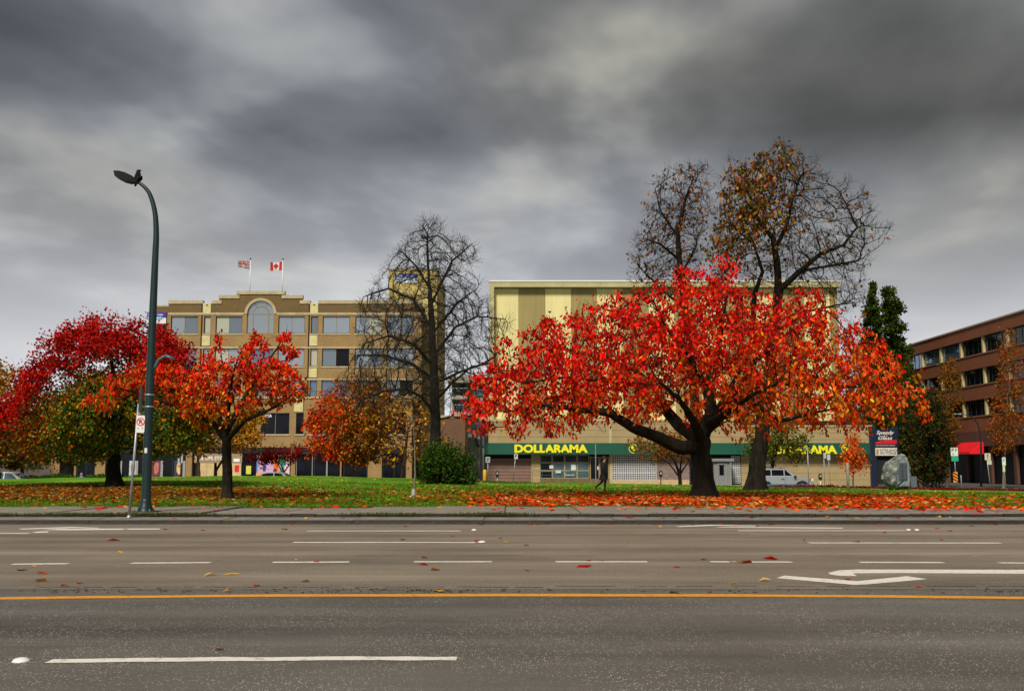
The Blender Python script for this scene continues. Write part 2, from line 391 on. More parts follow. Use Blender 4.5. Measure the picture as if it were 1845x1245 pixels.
BARK2 = mat('bark_brown', (.05, .034, .022), .9, var=.6, vscale=7, bump=.9, bscale=20, spec=.2, stretch=(1, 1, .25))
BARK3 = mat('bark_twig_brown', (.016, .0115, .008), .95, var=.5, vscale=5, bump=.9, bscale=12)
BARKR = mat('bark_reddish', (.07, .026, .014), .9, var=.4, vscale=7)
BARKP = mat('bark_pale', (.15, .12, .085), .85, var=.4, vscale=12)
LM = leafmat()
TIME = []
def tree(name, label, Y, base, seeds, poly, depth, n_att, D, di, dk, rroot, rtip, leaf=None, bark=BARK, twigs=None, grav=(0, 0, 0), holes=(), seed=1,
         group=None, cat='tree', jit=.25, big=0, big_names='leaf', att_fn=None, crown_name='crown', zbase=None):
    """seeds: polylines of (px, py, dY, radius).  leaf: dict(n, size, tmpl, col=fn(points,u,rng)->(n,3), hang, keep=fn)"""
    rng = np.random.default_rng(seed)
    sw = []
    for pl in seeds: sw.append([(tuple(P(a, b, Y + dy)), r) for a, b, dy, r in pl])
    b0 = P(base[0], base[1], Y); zb = H(b0.x, Y) if zbase is None else zbase
    p0 = sw[0][0]; sw[0][0] = ((b0.x, Y, zb - .12), p0[1])
    root = thing(name, (b0.x, Y, zb), label, cat, group)
    att = crown_points(poly, Y, depth, n_att, rng, holes)
    pos, par, pre = grow(sw, att, D, di, dk, 160, rng, jit, grav)
    for _ in range(2):                               # relax kinks
        sm = np.zeros_like(pos); ct = np.zeros(len(pos)); kk = par >= 0; np.add.at(sm, par[kk], pos[kk]); np.add.at(ct, par[kk], 1)
        mv = (ct > 0) & kk & (pre == 0); pos = pos.copy(); pos[mv] = .5 * pos[mv] + .25 * pos[par[mv]] + .25 * sm[mv] / ct[mv][:, None]
    if twigs: pos, par, pre = add_twigs(pos, par, pre, rng, *twigs)
    r, nch = radii(par, pre, rtip, rroot)
    # root flare
    dz = pos[:, 2] - zb; near = np.hypot(pos[:, 0] - b0.x, pos[:, 1] - Y) < rroot * 1.5
    fl = near & (dz < rroot * 2.2) & (pre > 0); r = np.where(fl, r * (1 + .45 * np.clip(1 - dz / (rroot * 2.2), 0, 1.1) ** 2), r)
    V, Fs = tubes(pos, par, r)
    link(bpy.data.objects.new('trunk', arrmesh('trunk', V, Fs, bark, smooth=True)), root)
    if leaf:
        cand = np.nonzero((r < leaf.get('rmax', rtip * 3.0)) & (par >= 0))[0]
        if leaf.get('keep') is not None:
            q = pos[cand]; w = leaf['keep'](*proj(q)); cand = cand[rng.uniform(0, 1, len(cand)) < w]
        if leaf.get('clump'):                          # sprays of leaves with open gaps between them
            f_ = leaf['clump']; w = np.array([mnoise.noise(Vector(q_) * f_) + .5 * mnoise.noise(Vector(q_) * f_ * 2.3 + Vector((5, 1, 2))) for q_ in pos[cand]]); cand = cand[rng.uniform(0, 1, len(cand)) < np.clip(w * 2.2 + leaf.get('fill', .55), .02, 1)]
        n = leaf['n']; ci = rng.choice(cand, n); t = rng.uniform(0, 1, (n, 1))
        pts = pos[ci] * t + pos[par[ci]] * (1 - t) + rng.normal(0, leaf.get('spread', .06), (n, 3))
        out = nrm(pos[ci] - pos[par[ci]]); hang = leaf.get('hang', .6)
        ax = nrm(out * (1 - hang) + np.array([0, 0, -1]) * hang + rng.normal(0, .35, (n, 3)))
        size = leaf['size'] * rng.uniform(.7, 1.25, n)
        u, v = proj(pts); cols = leaf['col'](pts, u, v, rng)
        cols = np.clip(cols * rng.uniform(.3, 1.3, (n, 1)) + rng.normal(0, .010, (n, 3)), .003, .95)
        rest = np.ones(n, bool)
        if big:                                       # the leaves that show largest (the ones on the near side) stay single
            front = np.argsort(pts[:, 1])[:big * 3]; pick = rng.choice(front, big, replace=False); rest[pick] = False
            protos = {}
            for i in pick:
                c = cols[i]; key = tuple(np.round(c * 5).astype(int))
                if key not in protos:
                    T, f = LEAF8; protos[key] = arrmesh('leaf', T, [f], LM, np.repeat(c[None], 8, 0))
                o = bpy.data.objects.new(big_names, protos[key]); a = Vector(ax[i]); nv = Vector(rng.normal(0, 1, 3)); nv = (nv - a * nv.dot(a)).normalized(); bv = a.cross(nv)
                M = Matrix((bv, a, nv)).transposed().to_4x4(); C.objects.link(o); o.parent = root
                M = Matrix.Translation(Vector(pts[i]) - root.location) @ M @ Matrix.Scale(float(size[i]), 4); o.matrix_local = M
        A = leaf_arrays(pts[rest], ax[rest], size[rest], cols[rest], leaf.get('tmpl', LEAF4), rng, leaf.get('nbias'))
        o = link(bpy.data.objects.new(crown_name, arrmesh(crown_name, A[0], [A[1]], LM, A[2])), root); o['kind'] = 'stuff'
    return root, pos
def proj(q):
    """photo pixel of world points, used only to look up what colour and density the leaves have in each part of a crown"""
    x = q[:, 0]; y = q[:, 1]; z = q[:, 2] - CAMZ; dep = y * math.cos(TH) + z * math.sin(TH); up = -y * math.sin(TH) + z * math.cos(TH)
    return PW / 2 + F * x / dep, PH / 2 - F * up / dep

# ================================================================== SETTING
def asphalt(name, base, speck, spk_amt, dark):
    m = bpy.data.materials.new(name); m.use_nodes = True; t = m.node_tree; b = t.nodes['Principled BSDF']
    tcn = t.nodes.new('ShaderNodeTexCoord'); vec = tcn.outputs['Object']
    def nz(sc, det=4, st=None, rough=.6):
        n = t.nodes.new('ShaderNodeTexNoise'); n.inputs['Scale'].default_value = sc; n.inputs['Detail'].default_value = det; n.inputs['Roughness'].default_value = rough
        v = vec
        if st: mp = t.nodes.new('ShaderNodeMapping'); mp.inputs['Scale'].default_value = st; t.links.new(vec, mp.inputs[0]); v = mp.outputs[0]
        t.links.new(v, n.inputs['Vector']); return n.outputs[0]
    def mr(v, a, b_, c, d):
        n = t.nodes.new('ShaderNodeMapRange'); t.links.new(v, n.inputs[0])
        for i, q in enumerate((a, b_, c, d)): n.inputs[i + 1].default_value = q
        return n.outputs[0]
    def mul(a, b_):
        n = t.nodes.new('ShaderNodeMath'); n.operation = 'MULTIPLY'; t.links.new(a, n.inputs[0]); t.links.new(b_, n.inputs[1]); return n.outputs[0]
    wear = mr(nz(.9, 5, (.06, 1.0, 1)), .3, .7, .62, 1.32)          # long streaks along the traffic
    blot = mr(nz(.5, 7, (.5, 1, 1)), .3, .7, .74, 1.24)
    fine = mr(nz(70, 3), .25, .75, .55, 1.45)
    k = mul(mul(wear, blot), fine)
    mixc = t.nodes.new('ShaderNodeMix'); mixc.data_type = 'RGBA'; mixc.blend_type = 'MULTIPLY'; mixc.inputs[0].default_value = 1; mixc.inputs[6].default_value = (*base, 1); t.links.new(k, mixc.inputs[7])
    vo = t.nodes.new('ShaderNodeTexVoronoi'); vo.inputs['Scale'].default_value = 58; vo.inputs['Randomness'].default_value = 1; t.links.new(vec, vo.inputs['Vector'])
    sepc = t.nodes.new('ShaderNodeSeparateColor'); t.links.new(vo.outputs['Color'], sepc.inputs[0])
    sel = mr(sepc.outputs[0], spk_amt, spk_amt + .01, 0, 1); rad = mr(vo.outputs['Distance'], .26, .36, 1, 0)
    sp = mul(mul(sel, rad), mr(nz(.8, 3), .35, .6, .15, 1))
    mix2 = t.nodes.new('ShaderNodeMix'); mix2.data_type = 'RGBA'; t.links.new(sp, mix2.inputs[0]); t.links.new(mixc.outputs[2], mix2.inputs[6]); mix2.inputs[7].default_value = (*speck, 1)
    sel2 = mr(sepc.outputs[1], .86, .87, 0, 1); dk = mul(mul(sel2, rad), mr(nz(.8, 3), .35, .6, .3, .9))
    mix3 = t.nodes.new('ShaderNodeMix'); mix3.data_type = 'RGBA'; t.links.new(dk, mix3.inputs[0]); t.links.new(mix2.outputs[2], mix3.inputs[6]); mix3.inputs[7].default_value = (*dark, 1)
    t.links.new(mix3.outputs[2], b.inputs['Base Color'])
    b.inputs['Roughness'].default_value = .62; b.inputs['Specular IOR Level'].default_value = .35
    bp = t.nodes.new('ShaderNodeBump'); bp.inputs['Strength'].default_value = .35; bp.inputs['Distance'].default_value = .02; t.links.new(nz(110, 3), bp.inputs['Height']); t.links.new(bp.outputs[0], b.inputs['Normal'])
    return m
ASPH = asphalt('asphalt_worn', (.205, .168, .125), (.62, .58, .52), .86, (.015, .014, .013))
ASPH2 = asphalt('asphalt_grey', (.112, .102, .087), (.70, .66, .60), .74, (.012, .012, .012))
ground = MB().flat([(-900, -60), (900, -60), (900, 1600), (-900, 1600)], -.50).build('ground', mat('ground_dirt', (.06, .055, .045), .9, var=.4, vscale=.3)); tag(ground, kind='structure')
def Yat(py, z=0.): return G(922, py, z).y
YC = 26.0
road = MB().flat([(-140, -40), (140, -40), (140, Yat(1060)), (-140, Yat(1060))], 0).build('road', ASPH2); tag(road, kind='structure')
MB().flat([(-140, Yat(1060)), (140, Yat(1060)), (140, YC), (-140, YC)], 0).build('far_lanes', ASPH, road)
MB().flat([(-160, 74), (160, 74), (160, 96), (-160, 96)], -.43).build('back_street', mat('asphalt_back', (.07, .067, .062), .8, var=.25, vscale=2)); tag(bpy.data.objects['back_street'], kind='structure')
MB().flat([(31.0, 96), (50, 96), (50, 400), (31.0, 400)], -.42).build('side_street', MATS['asphalt_back']); tag(bpy.data.objects['side_street'], kind='structure')
MB().box(-160, 31, 96, 175, -.48, -.30).build('pavement', mat('concrete_far', (.32, .29, .24), .85, var=.25, vscale=1.5)); tag(bpy.data.objects['pavement'], kind='structure')
# kerb: two low steps, each stone a piece
RISER_SHADE = mat('kerb_riser_shade', (.018, .016, .015), .55, var=.5, vscale=6, bump=.3)  # shade on the kerb risers, put into a near-black colour
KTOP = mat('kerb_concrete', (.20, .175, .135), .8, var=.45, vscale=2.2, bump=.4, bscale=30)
kerb = MB().box(-140, 140, YC + .02, 27.42, -.3, .085).build('kerb', RISER_SHADE); tag(kerb, kind='structure')
x = -26.3; i = 0
kproto = None
while x < 27:
    if kproto is None:
        m = MB()
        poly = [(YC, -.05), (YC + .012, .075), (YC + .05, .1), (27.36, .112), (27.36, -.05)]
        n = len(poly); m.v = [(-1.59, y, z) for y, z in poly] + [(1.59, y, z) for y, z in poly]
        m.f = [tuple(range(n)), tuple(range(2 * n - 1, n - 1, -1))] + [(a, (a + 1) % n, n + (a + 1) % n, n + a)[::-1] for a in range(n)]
        o = m.build('kerb_stone', KTOP, kerb); o.data.materials.append(RISER_SHADE)
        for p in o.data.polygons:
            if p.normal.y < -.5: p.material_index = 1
        kproto = o.data
    else: o = link(bpy.data.objects.new('kerb_stone', kproto), kerb)
    o.location.x = x + 1.6; o.location.z = R.uniform(-.006, .006); x += 3.2
# second step (riser shade painted in) and the pavement slabs
side = MB().box(-140, 140, 27.40, 31.7, -.3, .17).build('sidewalk', RISER_SHADE); tag(side, kind='structure')
SLAB = mat('sidewalk_concrete', (.215, .190, .150), .8, var=.35, vscale=1.6, bump=.4, bscale=40)
sproto = None; xs = G(652, 920, .2).x - 1.95 * 13
for i in range(29):
    if sproto is None: o = MB().box(-.965, .965, 27.40 - .004, 31.66, .1, .205).build('slab', SLAB, side, bevel=.012); sproto = o.data
    else: o = link(bpy.data.objects.new('slab', sproto), side)
    o.location = (xs + 1.95 * i + .975, 0, R.uniform(-.008, .006)); o.rotation_euler = (R.uniform(-.0012, .0012), R.uniform(-.002, .002), 0)
# dark strip painting the shade on the face of the second step
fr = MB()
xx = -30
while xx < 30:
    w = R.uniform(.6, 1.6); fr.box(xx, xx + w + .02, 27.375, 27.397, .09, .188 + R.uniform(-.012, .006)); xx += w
fr.build('riser_shade_strip', RISER_SHADE, side)
# lawn
gx = np.linspace(-75, 75, 226); gy = np.concatenate([np.linspace(31.62, 50, 60), np.linspace(50.6, 80, 50)])
X, Yg = np.meshgrid(gx, gy); Z = Hn(X, Yg)
nx, ny = len(gx), len(gy); ii, jj = np.meshgrid(np.arange(nx - 1), np.arange(ny - 1)); b0 = (jj * nx + ii).ravel()
LAWN = bpy.data.materials.new('lawn_grass'); LAWN.use_nodes = True
t = LAWN.node_tree; b = t.nodes['Principled BSDF']; b.inputs['Roughness'].default_value = .9; b.inputs['Specular IOR Level'].default_value = .15
tcn = t.nodes.new('ShaderNodeTexCoord')
na = t.nodes.new('ShaderNodeTexNoise'); na.inputs['Scale'].default_value = .35; na.inputs['Detail'].default_value = 8; t.links.new(tcn.outputs['Object'], na.inputs[0])
nb = t.nodes.new('ShaderNodeTexNoise'); nb.inputs['Scale'].default_value = 9; nb.inputs['Detail'].default_value = 6; t.links.new(tcn.outputs['Object'], nb.inputs[0])
ad = t.nodes.new('ShaderNodeMath'); ad.operation = 'ADD'; t.links.new(na.outputs[0], ad.inputs[0]); t.links.new(nb.outputs[0], ad.inputs[1])
rp = t.nodes.new('ShaderNodeValToRGB'); mrn = t.nodes.new('ShaderNodeMapRange'); mrn.inputs[1].default_value = .7; mrn.inputs[2].default_value = 1.35; t.links.new(ad.outputs[0], mrn.inputs[0]); t.links.new(mrn.outputs[0], rp.inputs[0])
rp.color_ramp.elements[0].color = (.050, .125, .004, 1); rp.color_ramp.elements[1].color = (.24, .36, .016, 1); q = rp.color_ramp.elements.new(.5); q.color = (.085, .24, .006, 1)
t.links.new(rp.outputs[0], b.inputs['Base Color'])
bp = t.nodes.new('ShaderNodeBump'); bp.inputs['Strength'].default_value = .8; bp.inputs['Distance'].default_value = .06; t.links.new(nb.outputs[0], bp.inputs['Height']); t.links.new(bp.outputs[0], b.inputs['Normal'])
me = arrmesh('lawn', np.stack([X.ravel(), Yg.ravel(), Z.ravel()], 1), [np.stack([b0, b0 + 1, b0 + nx + 1, b0 + nx], 1)], LAWN, smooth=True)
lawn = link(bpy.data.objects.new('lawn', me)); tag(lawn, kind='structure')
# grass blades
n = 130000; by = 31.66 + (RN.uniform(0, 1, n) ** 1.5) * 26; bx = RN.uniform(-1, 1, n) * (by * .52 + 1); bz = Hn(bx, by) - .01
h = RN.uniform(.03, .085, n); an = RN.uniform(0, 6.28, n); w = .012 + by * .00028; ln = RN.normal(0, .025, (n, 2))
ca, sa = np.cos(an) * w, np.sin(an) * w
V = np.stack([np.stack([bx - ca, by - sa, bz], 1), np.stack([bx + ca, by + sa, bz], 1), np.stack([bx + ln[:, 0], by + ln[:, 1], bz + h], 1)], 1).reshape(-1, 3)
gc = lerp((.035, .12, .004), (.16, .34, .016), RN.uniform(0, 1, n)); pt = np.sin(bx * .7 + 1.3 * np.sin(by * .5)) * np.sin(by * .9 + bx * .23); gc = gc * np.clip(.85 + .3 * pt, .5, 1.2)[:, None]; gc[(RN.uniform(0, 1, n) < .10 + .15 * (pt > .5))] = (.24, .20, .05)
o = link(bpy.data.objects.new('grass', arrmesh('grass', V, [np.arange(3 * n).reshape(-1, 3)], LM, np.repeat(gc, 3, 0)))); tag(o, 'short green grass growing over the park lawn', 'grass', kind='stuff')
# weeds along the back of the kerb
n = 2600; bx = np.concatenate([RN.normal(c, .5, n // 13) for c in RN.uniform(-14, 6, 13)]); n = len(bx); by = 27.37 + RN.normal(0, .03, n); bz = np.full(n, .15); h = RN.uniform(.03, .11, n)
V = np.stack([np.stack([bx - .012, by, bz], 1), np.stack([bx + .012, by, bz], 1), np.stack([bx + RN.normal(0, .03, n), by - .02, bz + h], 1)], 1).reshape(-1, 3)
o = link(bpy.data.objects.new('weeds', arrmesh('weeds', V, [np.arange(3 * n).reshape(-1, 3)], LM, np.repeat(lerp((.03, .05, .008), (.10, .11, .02), RN.uniform(0, 1, n)), 3, 0)))); tag(o, 'scrubby weeds growing in the joint behind the kerb', 'weeds', kind='stuff')

# ---- road markings (sheets a few mm above the asphalt)
def paint(name, col):
    m = mat(name, col, .6); t = m.node_tree; b = t.nodes['Principled BSDF']; tcn = t.nodes.new('ShaderNodeTexCoord')
    no = t.nodes.new('ShaderNodeTexNoise'); no.inputs['Scale'].default_value = 9; no.inputs['Detail'].default_value = 9; no.inputs['Roughness'].default_value = .75; t.links.new(tcn.outputs['Object'], no.inputs[0])
    rp = t.nodes.new('ShaderNodeValToRGB'); t.links.new(no.outputs[0], rp.inputs[0]); rp.color_ramp.elements[0].position = .34; rp.color_ramp.elements[0].color = (*[c * .3 + .04 for c in col], 1); rp.color_ramp.elements[1].position = .47; rp.color_ramp.elements[1].color = (*col, 1)
    t.links.new(rp.outputs[0], b.inputs['Base Color']); return m
WP = paint('paint_white', (.74, .70, .62)); YP = paint('paint_yellow', (.72, .30, .012))
def strip(name, pts, w, m=WP, z=.004, rag=.006):
    """a painted stripe along photo points (px, py of its middle), w metres wide"""
    g = [G(a, b_, 0) for a, b_ in pts]; out = []; back = []
    k = 14 if len(g) == 2 else 4
    for i in range(len(g) - 1):
        for s in range(k + (1 if i == len(g) - 2 else 0)):
            p = g[i].lerp(g[i + 1], s / k); out.append((p.x, p.y - w / 2 + R.uniform(-rag, rag))); back.append((p.x, p.y + w / 2 + R.uniform(-rag, rag)))
    return MB().flat(out + back[::-1], z).build(name, m, road)
strip('centre_line', [(-60, 1079), (200, 1075.5), (500, 1073), (922, 1072), (1350, 1073), (1600, 1074.5), (1900, 1078)], .22, YP, rag=.012)
for a, b_, y0, y1 in ((22, 123, 1016.5, 1015.5), (237, 379, 1014.5, 1013.5), (491, 629, 1013, 1012.5), (746, 886, 1012, 1012), (1001, 1166, 1012, 1012), (1280, 1427, 1012, 1012.5), (1549, 1700, 1013, 1013.5), (1800, 1860, 1014, 1014.5), (-120, -10, 1018, 1017)):
    strip('guide_dash', [(a, y0), (b_, y1)], .17, rag=.012)
for a, b_, y in ((528, 856, 977), (1457, 1803, 978), (-420, -90, 978)): strip('lane_dash', [(a, y), (b_, y + .3)], .21, rag=.015)
for a, b_, y in ((553, 830, 956.5), (1330, 1632, 956), (-200, 52, 961)): strip('lane_dash', [(a, y), (b_, y)], .22, rag=.015)
strip('lane_dash', [(88, 1191), (400, 1187.5), (640, 1186.5), (823, 1186.5)], .15, rag=.014)
def poly_mark(name, pts): return MB().flat([(p.x, p.y) for p in (G(a, b_, 0) for a, b_ in pts)], .004).build(name, WP, road)
poly_mark('turn_arrow_shaft', [(1900, 1026.5), (1545, 1026), (1512, 1027.5), (1492, 1032), (1496, 1035), (1512, 1037.5), (1544, 1038), (1537, 1033), (1620, 1032.5), (1900, 1034)])
poly_mark('turn_arrow_head', [(1399, 1041.5), (1413, 1037), (1545, 1047), (1634, 1038), (1671, 1043.5), (1560, 1053), (1543, 1054)])
poly_mark('arrow_shaft', [(1282, 949.3), (1300, 950.2), (1519, 952.3), (1519, 950.7), (1310, 949.0)])
poly_mark('arrow_head', [(1217, 948), (1280, 945.3), (1366, 947), (1366, 948.2), (1290, 946.9), (1225, 949.2)])
poly_mark('arrow_shaft', [(72, 954.8), (110, 952.5), (288, 952), (288, 953.8), (120, 955.3)])
poly_mark('arrow_head', [(33, 952.5), (130, 949.2), (178, 950.8), (178, 952), (134, 951), (40, 954)])
poly_mark('arrow_patch', [(58, 958.5), (72, 957.2), (88, 957.4), (86, 959.4), (64, 960)])
# asphalt seams and dirt
TAR = mat('tar', (.010, .009, .008), .75, var=.4, vscale=12); DIRT = mat('leaf_mould', (.040, .022, .012), .95, var=.6, vscale=15)
def seam(pts, w, rag): return strip('tar_seam', pts, w, TAR, .003, rag)
def ragged(px0, px1, py, w, gap):
    x = px0
    while x < px1:
        l = R.uniform(30, 120); seam([(x, py + R.uniform(-.5, .5)), (min(x + l, px1), py + R.uniform(-.5, .5))], w * R.uniform(.5, 1.2), w * .25); x += l + R.uniform(0, gap)
ragged(-30, 1000, 1057.5, .03, 30); ragged(1000, 1880, 1056, .028, 40); ragged(1180, 1500, 963, .035, 60); ragged(640, 1845, 1001, .025, 160); ragged(300, 560, 961, .03, 80); ragged(880, 1300, 983, .02, 120)
dm = MB()
for i in range(240):
    c = R.choice([(300, 260), (130, 70), (620, 160), (780, 60), (430, 200), (1000, 400), (1600, 200), (1850, 60)]); px = R.gauss(*c); py = 1065 + R.gauss(0, 2.6)
    g = G(px, py, 0); a = R.uniform(0, 6.28); r = R.uniform(.006, .028)
    k = len(dm.v); m_ = 6
    dm.v += [(g.x + r * R.uniform(.5, 2.0) * math.cos(a + j), g.y + r * .6 * R.uniform(.5, 1.3) * math.sin(a + j), .003 + R.uniform(0, .014)) for j in range(m_)]; dm.f.append(tuple(range(k, k + m_)))
o = dm.build('road_debris', DIRT); tag(o, 'dark rotted leaf crumbs strewn along the yellow line', 'debris', kind='stuff')
# the traffic buttons
STUD = mat('stud_ceramic', (.75, .74, .70), .35)
for px, py, r in ((854, 955, .055), (868, 976.5, .07), (38, 1191, .06), (1637, 955, .05), (1652, 955, .05)):
    g = G(px, py, 0); o = MB().lathe(g.x, g.y, [(r * 1.1, -.002), (r, .008), (r * .8, .02), (r * .4, .027), (.004, .028)], 14).build('road_button', STUD, None, True)
    tag(o, 'round white raised button set in the lane line', 'road stud', 'raised white road buttons')

# ================================================================== BUILDINGS
GLASS = mat('glass_sky', (.42, .48, .52), .06, metal=.75, bump=.12, bscale=.7); GLASSP = mat('glass_pale_reflection', (.50, .50, .40), .12, metal=.35, bump=.12, bscale=.7); GLASSG = mat('glass_grey', (.24, .29, .32), .05, metal=.7, bump=.15, bscale=.6); GLASSD = mat('glass_dark', (.005, .006, .010), .08, spec=.22); GLASSB = mat('glass_blue', (.16, .24, .34), .07, metal=.6)  # the pale pane's tint paints in cloud reflection, nothing hangs behind it
DARK = mat('interior_dark', (.010, .010, .012), .9); FRAME = mat('frame_dark', (.020, .022, .020), .5); MULL = mat('mullion_bronze', (.25, .19, .08), .5)
STONE = mat('cast_stone', (.42, .35, .21), .85, var=.25, vscale=1.6, bump=.2)
BRN = brickmat('brick_umber', (.165, .102, .028), (.135, .082, .022), (.13, .09, .035)); TAN = brickmat('brick_tan', (.33, .205, .068), (.27, .165, .054), (.28, .20, .10)); PIL = mat('pilaster_cream', (.56, .50, .24), .8, var=.2, vscale=1.2)
def facade(name, m, parent, x0, x1, z0, z1, Y, opens, void=None, th=.4, xs=(), zs=()):
    """a wall sheet with real openings: opens is a list of (xa, xb, za, zb)"""
    ex = sorted(set([x0, x1] + [v for o in opens for v in o[:2]] + list(xs))); ez = sorted(set([z0, z1] + [v for o in opens for v in o[2:]] + list(zs)))
    ex = [v for v in ex if x0 <= v <= x1]; ez = [v for v in ez if z0 <= v <= z1]
    def solid(i, j):
        if not (0 <= i < len(ex) - 1 and 0 <= j < len(ez) - 1): return False
        cx_ = (ex[i] + ex[i + 1]) / 2; cz_ = (ez[j] + ez[j + 1]) / 2
        if any(a < cx_ < b_ and c < cz_ < d for a, b_, c, d in opens): return False
        return not (void and void(cx_, cz_))
    M_ = MB()
    def quad(*p): n = len(M_.v); M_.v.extend(p); M_.f.append((n, n + 1, n + 2, n + 3))
    for i in range(len(ex) - 1):
        for j in range(len(ez) - 1):
            if not solid(i, j): continue
            a, b_, c, d = ex[i], ex[i + 1], ez[j], ez[j + 1]; Y2 = Y + th
            quad((a, Y, c), (b_, Y, c), (b_, Y, d), (a, Y, d)); quad((b_, Y2, c), (a, Y2, c), (a, Y2, d), (b_, Y2, d))
            if not solid(i - 1, j): quad((a, Y2, c), (a, Y, c), (a, Y, d), (a, Y2, d))
            if not solid(i + 1, j): quad((b_, Y, c), (b_, Y2, c), (b_, Y2, d), (b_, Y, d))
            if not solid(i, j - 1): quad((a, Y2, c), (b_, Y2, c), (b_, Y, c), (a, Y, c))
            if not solid(i, j + 1): quad((a, Y, d), (b_, Y, d), (b_, Y2, d), (a, Y2, d))
    return M_.build(name, m, parent)
def window(b, x0, x1, z0, z1, Y, n=2, fm=FRAME, pm=GLASS, sill=STONE, rec=.16, mull=MULL):
    f = MB(); t = .07
    f.box(x0, x0 + t, Y + rec, Y + rec + .1, z0, z1).box(x1 - t, x1, Y + rec, Y + rec + .1, z0, z1).box(x0 + t, x1 - t, Y + rec, Y + rec + .1, z1 - t, z1).box(x0 + t, x1 - t, Y + rec, Y + rec + .1, z0, z0 + t)
    w = f.build('window', fm, b)
    for i in range(n):
        a = x0 + t + (x1 - x0 - 2 * t) * i / n; c = x0 + t + (x1 - x0 - 2 * t) * (i + 1) / n
        p = MB().box(a + (.025 if i else 0), c - (.025 if i < n - 1 else 0), Y + rec + .05, Y + rec + .07, z0 + t, z1 - t).build('pane', R.choice([GLASS, GLASS, GLASSG, GLASSP]) if pm is GLASS else R.choice([GLASSB, GLASSB, GLASSG, GLASSD]) if pm is GLASSB else pm, w)
        if i: MB().box(a - .025, a + .025, Y + rec + .01, Y + rec + .09, z0 + t, z1 - t).build('mullion', mull, w)
    if sill: MB().box(x0 - .12, x1 + .12, Y - .07, Y + rec, z0 - .16, z0 - .004).build('sill', sill, w)
    return w
def PX(px, py, Y): return P(px, py, Y).x
def PZ(py, Y): return P(922, py, Y).z
GZ = -.45
# ---------------- office block with stepped parapet
YU, YL = 116.0, 108.0
ob = thing('office_building', (PX(500, 800, YL), YL, GZ), 'brown brick office block with stepped parapet, arched window and two flags', 'building')
rows = [(570, 601), (628, 660), (685, 714)]
cols = [(307, 356, 2), (367, 379, 1), (388, 436, 2), (444, 493, 0), (501, 549, 2), (560, 573, 1), (581, 630, 2), (640, 688, 2), (697, 745, 2)]
X0, X1 = PX(302, 600, YU), PX(760, 600, YU)
zr = [(PZ(b_, YU), PZ(a, YU)) for a, b_ in rows]; xc_ = [(PX(a, 600, YU), PX(b_, 600, YU), n) for a, b_, n in cols]
ztop = PZ(543, YU); zpar = PZ(566, YU)
steps = [(PX(395, 543, YU), PX(545, 543, YU), PZ(533.5, YU)), (PX(427, 533, YU), PX(513, 533, YU), PZ(526, YU))]
def void(x_, z_):
    if z_ < ztop: return any(x_ > PX(a, 546, YU) and x_ < PX(b_, 546, YU) and z_ > PZ(546.5, YU) for a, b_ in ((366, 381), (559, 574)))
    for a, b_, z_s in steps:
        if a < x_ < b_ and z_ < z_s: return False
    return True
ax0, ax1 = xc_[3][:2]; axc = (ax0 + ax1) / 2; ar = (ax1 - ax0) / 2; zsp = PZ(541.5, YU) - ar
opens = []
for i, (a, b_, n) in enumerate(xc_):
    for j, (z0, z1) in enumerate(zr): opens.append((a, b_, z0, z1 if not (i == 3 and j == 0) else zsp + ar))
px_x = [PX(v, 546, YU) for v in (366, 381, 559, 574)] + [s[0] for s in steps] + [s[1] for s in steps]
facade('parapet_wall', BRN, ob, X0, X1, zpar, PZ(526, YU), YU, [o for o in opens if o[3] > zpar and o[2] < zpar] , void, .4, px_x, [ztop, PZ(546.5, YU)] + [s[2] for s in steps])
facade('wall', TAN, ob, X0, X1, PZ(722, YU), zpar, YU, opens, None, .4)
for sgn in (-1, 1):    # brick corners beside the arch
    m = MB(); pts = [(axc + sgn * ar, zsp + ar)] + [(axc + sgn * ar * math.cos(t_), zsp + ar * math.sin(t_)) for t_ in [math.pi / 2 * k / 8 for k in range(9)]]
    m.prism(pts, YU + .002, YU + .39); m.build('arch_corner', BRN, ob)
MB().disc((axc, zsp), ar + .28, YU - .08, YU + .2, 18, 0, math.pi, ar - .02).build('arch_trim', STONE, ob)
MB().box(X0 + .3, X1 - .3, YU + .55, YU + 22, GZ, PZ(549, YU)).build('core', DARK, ob)
MB().box(X0 + .01, X1 - .01, YU + .402, YU + 23, PZ(550, YU), PZ(549, YU) + .02).build('roof', mat('roof_gravel', (.2, .19, .17), .9), ob)
# copings and string courses
cop = MB()
def seg(a, b_, z_): cop.box(a - .05, b_ + .05, YU - .10, YU + .45, z_ - .28, z_ + .10)
seg(X0, PX(365.6, 543, YU), ztop); seg(PX(382, 543, YU), steps[0][0] + .25, ztop); seg(steps[0][0], steps[1][0] + .25, steps[0][2]); seg(steps[1][0], steps[1][1], steps[1][2]); seg(steps[1][1] - .25, steps[0][1], steps[0][2]); seg(steps[0][1] - .25, PX(558.4, 543, YU), ztop); seg(PX(574.5, 543, YU), X1, ztop)
cop.build('coping', STONE, ob)
for a, b_ in ((X0, ax0 - .3), (ax1 + .3, X1)):
    MB().box(a, b_, YU - .07, YU + .05, zpar - .1, zpar + .16).build('string_course', STONE, ob)
for (z0, z1) in zr[1:]: MB().box(X0, X1, YU - .06, YU + .05, z1 + .01, z1 + .2).build('lintel_band', STONE, ob)
